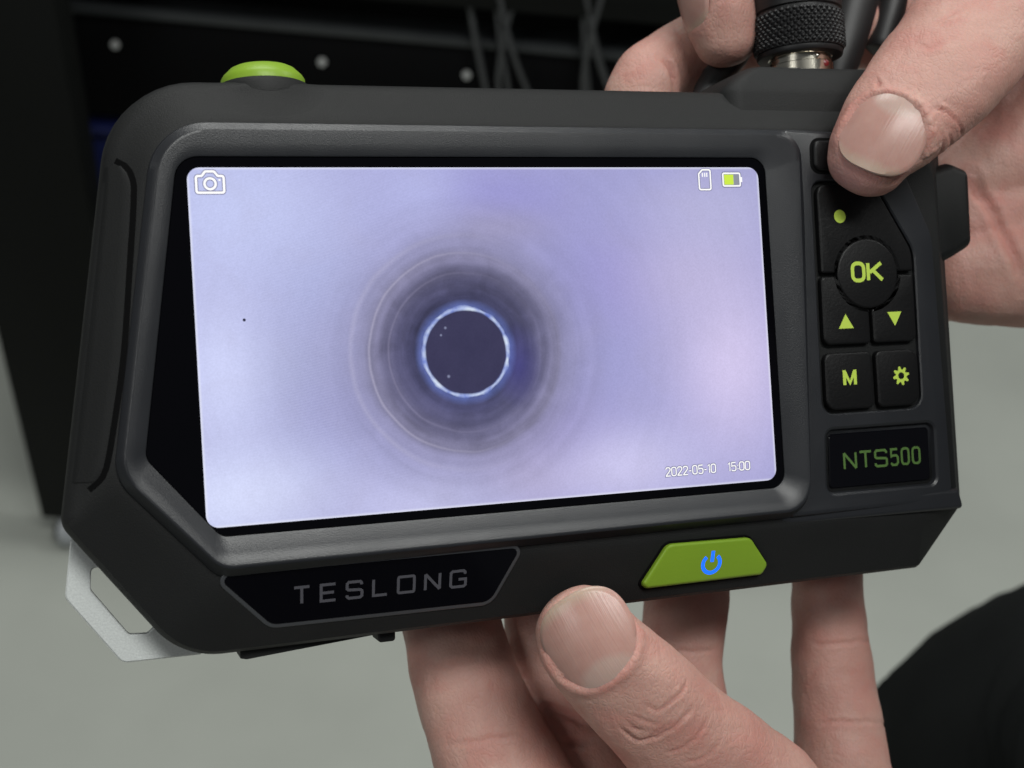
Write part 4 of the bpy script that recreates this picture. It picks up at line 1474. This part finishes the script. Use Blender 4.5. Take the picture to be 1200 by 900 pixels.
upp.append(T([(*(163.8, 71.8, -36), 17, 15), (*(191.4, 77.1, -36), 22, 17), (*(208.7, 72.6, -26), 24, 20), (*(223.6, 66.2, -10), 26, 23)], (0, 0, 1)))
t2_c = np.array((74.8, 36.5, 14.5))
t2_ax = np.array((74.1, 28.8, 7.4)) - np.array((88.7, 46.1, 7.4))
ix_c = np.array((52.3, 71.1, -22))
ix_ax = np.array((62, 60.7, -22)) - np.array((60.6, 74.8, -22.5))
upp_nails = [dict(c=t2_c, axis=t2_ax, n=thumb2_n, hw=7.8, hl=7.4, arch=0.04, fold=0.5, free=0.04, lift=-0.02, long=-0.015, dry=(0.6, -0.6, 0.5)),
             dict(c=ix_c, axis=ix_ax, n=(-0.9, 0.1, -0.22), hw=5.4, hl=6.2, arch=0.06, fold=0.5, free=0.06, lift=0.0, long=-0.02)]
upp_cr = [
    dict(line=[(76.2, 49.2, 10), (76, 46, 12), (76.9, 45.3, 12)], w=0.5, d=0.5, red=0.8),
    dict(line=[(85.4, 39, 14), (89.1, 38.6, 13), (92.2, 37.6, 12)], w=0.35, d=0.4, red=0.5),
    dict(line=[(85.4, 36.5, 13), (86.7, 34.2, 12), (85.7, 31.5, 11), (84.2, 28.9, 10)], w=0.45, d=0.45, red=0.6),
    dict(line=[(86.5, 39.6, 14), (87.8, 37.2, 13)], w=0.3, d=0.3),
    dict(line=[(86, 38.9, 13), (87.6, 39.2, 13), (90.4, 38.3, 12)], w=0.28, d=-0.26, red=0.0, lip=0.0),
    dict(line=[(86.9, 36.2, 13), (88.8, 34.7, 12), (88.2, 32.8, 11)], w=0.26, d=-0.22, red=0.0, lip=0.0),
    dict(line=[(85.5, 33, 12), (86.8, 31.1, 11), (85.4, 29.3, 10)], w=0.28, d=0.3, red=0.5),
    dict(line=[(87.4, 36.5, 13), (90.4, 35.4, 12), (92.3, 34.2, 11)], w=0.3, d=0.28, red=0.5),
    dict(line=[(83.6, 27.8, 9), (85.7, 28.4, 9), (87.4, 29.8, 9)], w=0.26, d=-0.18, red=0.0, lip=0.0),
    dict(line=[(116.2, 51.4, 0), (120.2, 49.9, -4), (125.5, 49.7, -6)], w=0.9, d=0.8, red=0.4),
    dict(line=[(92.3, 57.2, 10), (96.8, 56.3, 10), (98.9, 57.4, 10)], w=0.5, d=0.22),
    dict(line=[(90.5, 59.5, 10), (95.3, 59.4, 10), (98.3, 60.9, 10)], w=0.5, d=0.2),
    dict(line=[(86.9, 54.3, 10), (88.8, 51.7, 12), (94.4, 51.7, 10)], w=0.6, d=0.15),
    dict(line=[(125.7, 33.9, -24), (130.2, 24.5, -22), (132.5, 14.2, -20), (134.8, 6.2, -20)], w=1.3, d=0.8, red=0.3),
    dict(line=[(50.1, 61.5, -30), (52.2, 58.1, -30), (53.3, 53.6, -30)], w=0.8, d=0.9, red=0.5),
]
hand_b = build_hand("hand", upp, 0.55, upp_nails, upp_cr, "bare hand at the upper right pressing the keypad with its thumb", DEVICE)

sleeve(hand_b, (223.2, 61.9, -10), (205.6, 51.1, 40), 34)

# ------------------------------------------------------------------ trouser leg at the lower right
kp = [(0.41, 0.285, 0.738), (0.349, 0.413, 0.735), (0.298, 0.452, 0.656)]
st_ = [(*kp[0], 0.11, 0.11), (*kp[1], 0.098, 0.098), (*kp[2], 0.0745, 0.0745), (kp[2][0] + 0.01, kp[2][1] + 0.03, kp[2][2] - 0.12, 0.068, 0.07), (kp[2][0] + 0.03, kp[2][1] + 0.03, 0.20, 0.062, 0.066), (kp[2][0] + 0.03, kp[2][1] + 0.03, 0.01, 0.06, 0.062)]
v, f = tube(st_, (0.2, -0.6, 0.8), 64, 0.012)
P = np.array(v)
ctr = P.mean(0)
dn = 0.006 * smooth_noise(P, 0.13, 31) + 0.0035 * smooth_noise(P, 0.05, 32)
P = P + dn[:, None] * np.array([0.5, -0.4, 0.75])
leg = link("trouser_leg", pydata("trouser_leg", [tuple(p) for p in P], f, 1.0), M_cloth, None, 180, label="black trouser leg with bent knee beside the lower hand", category="trousers")
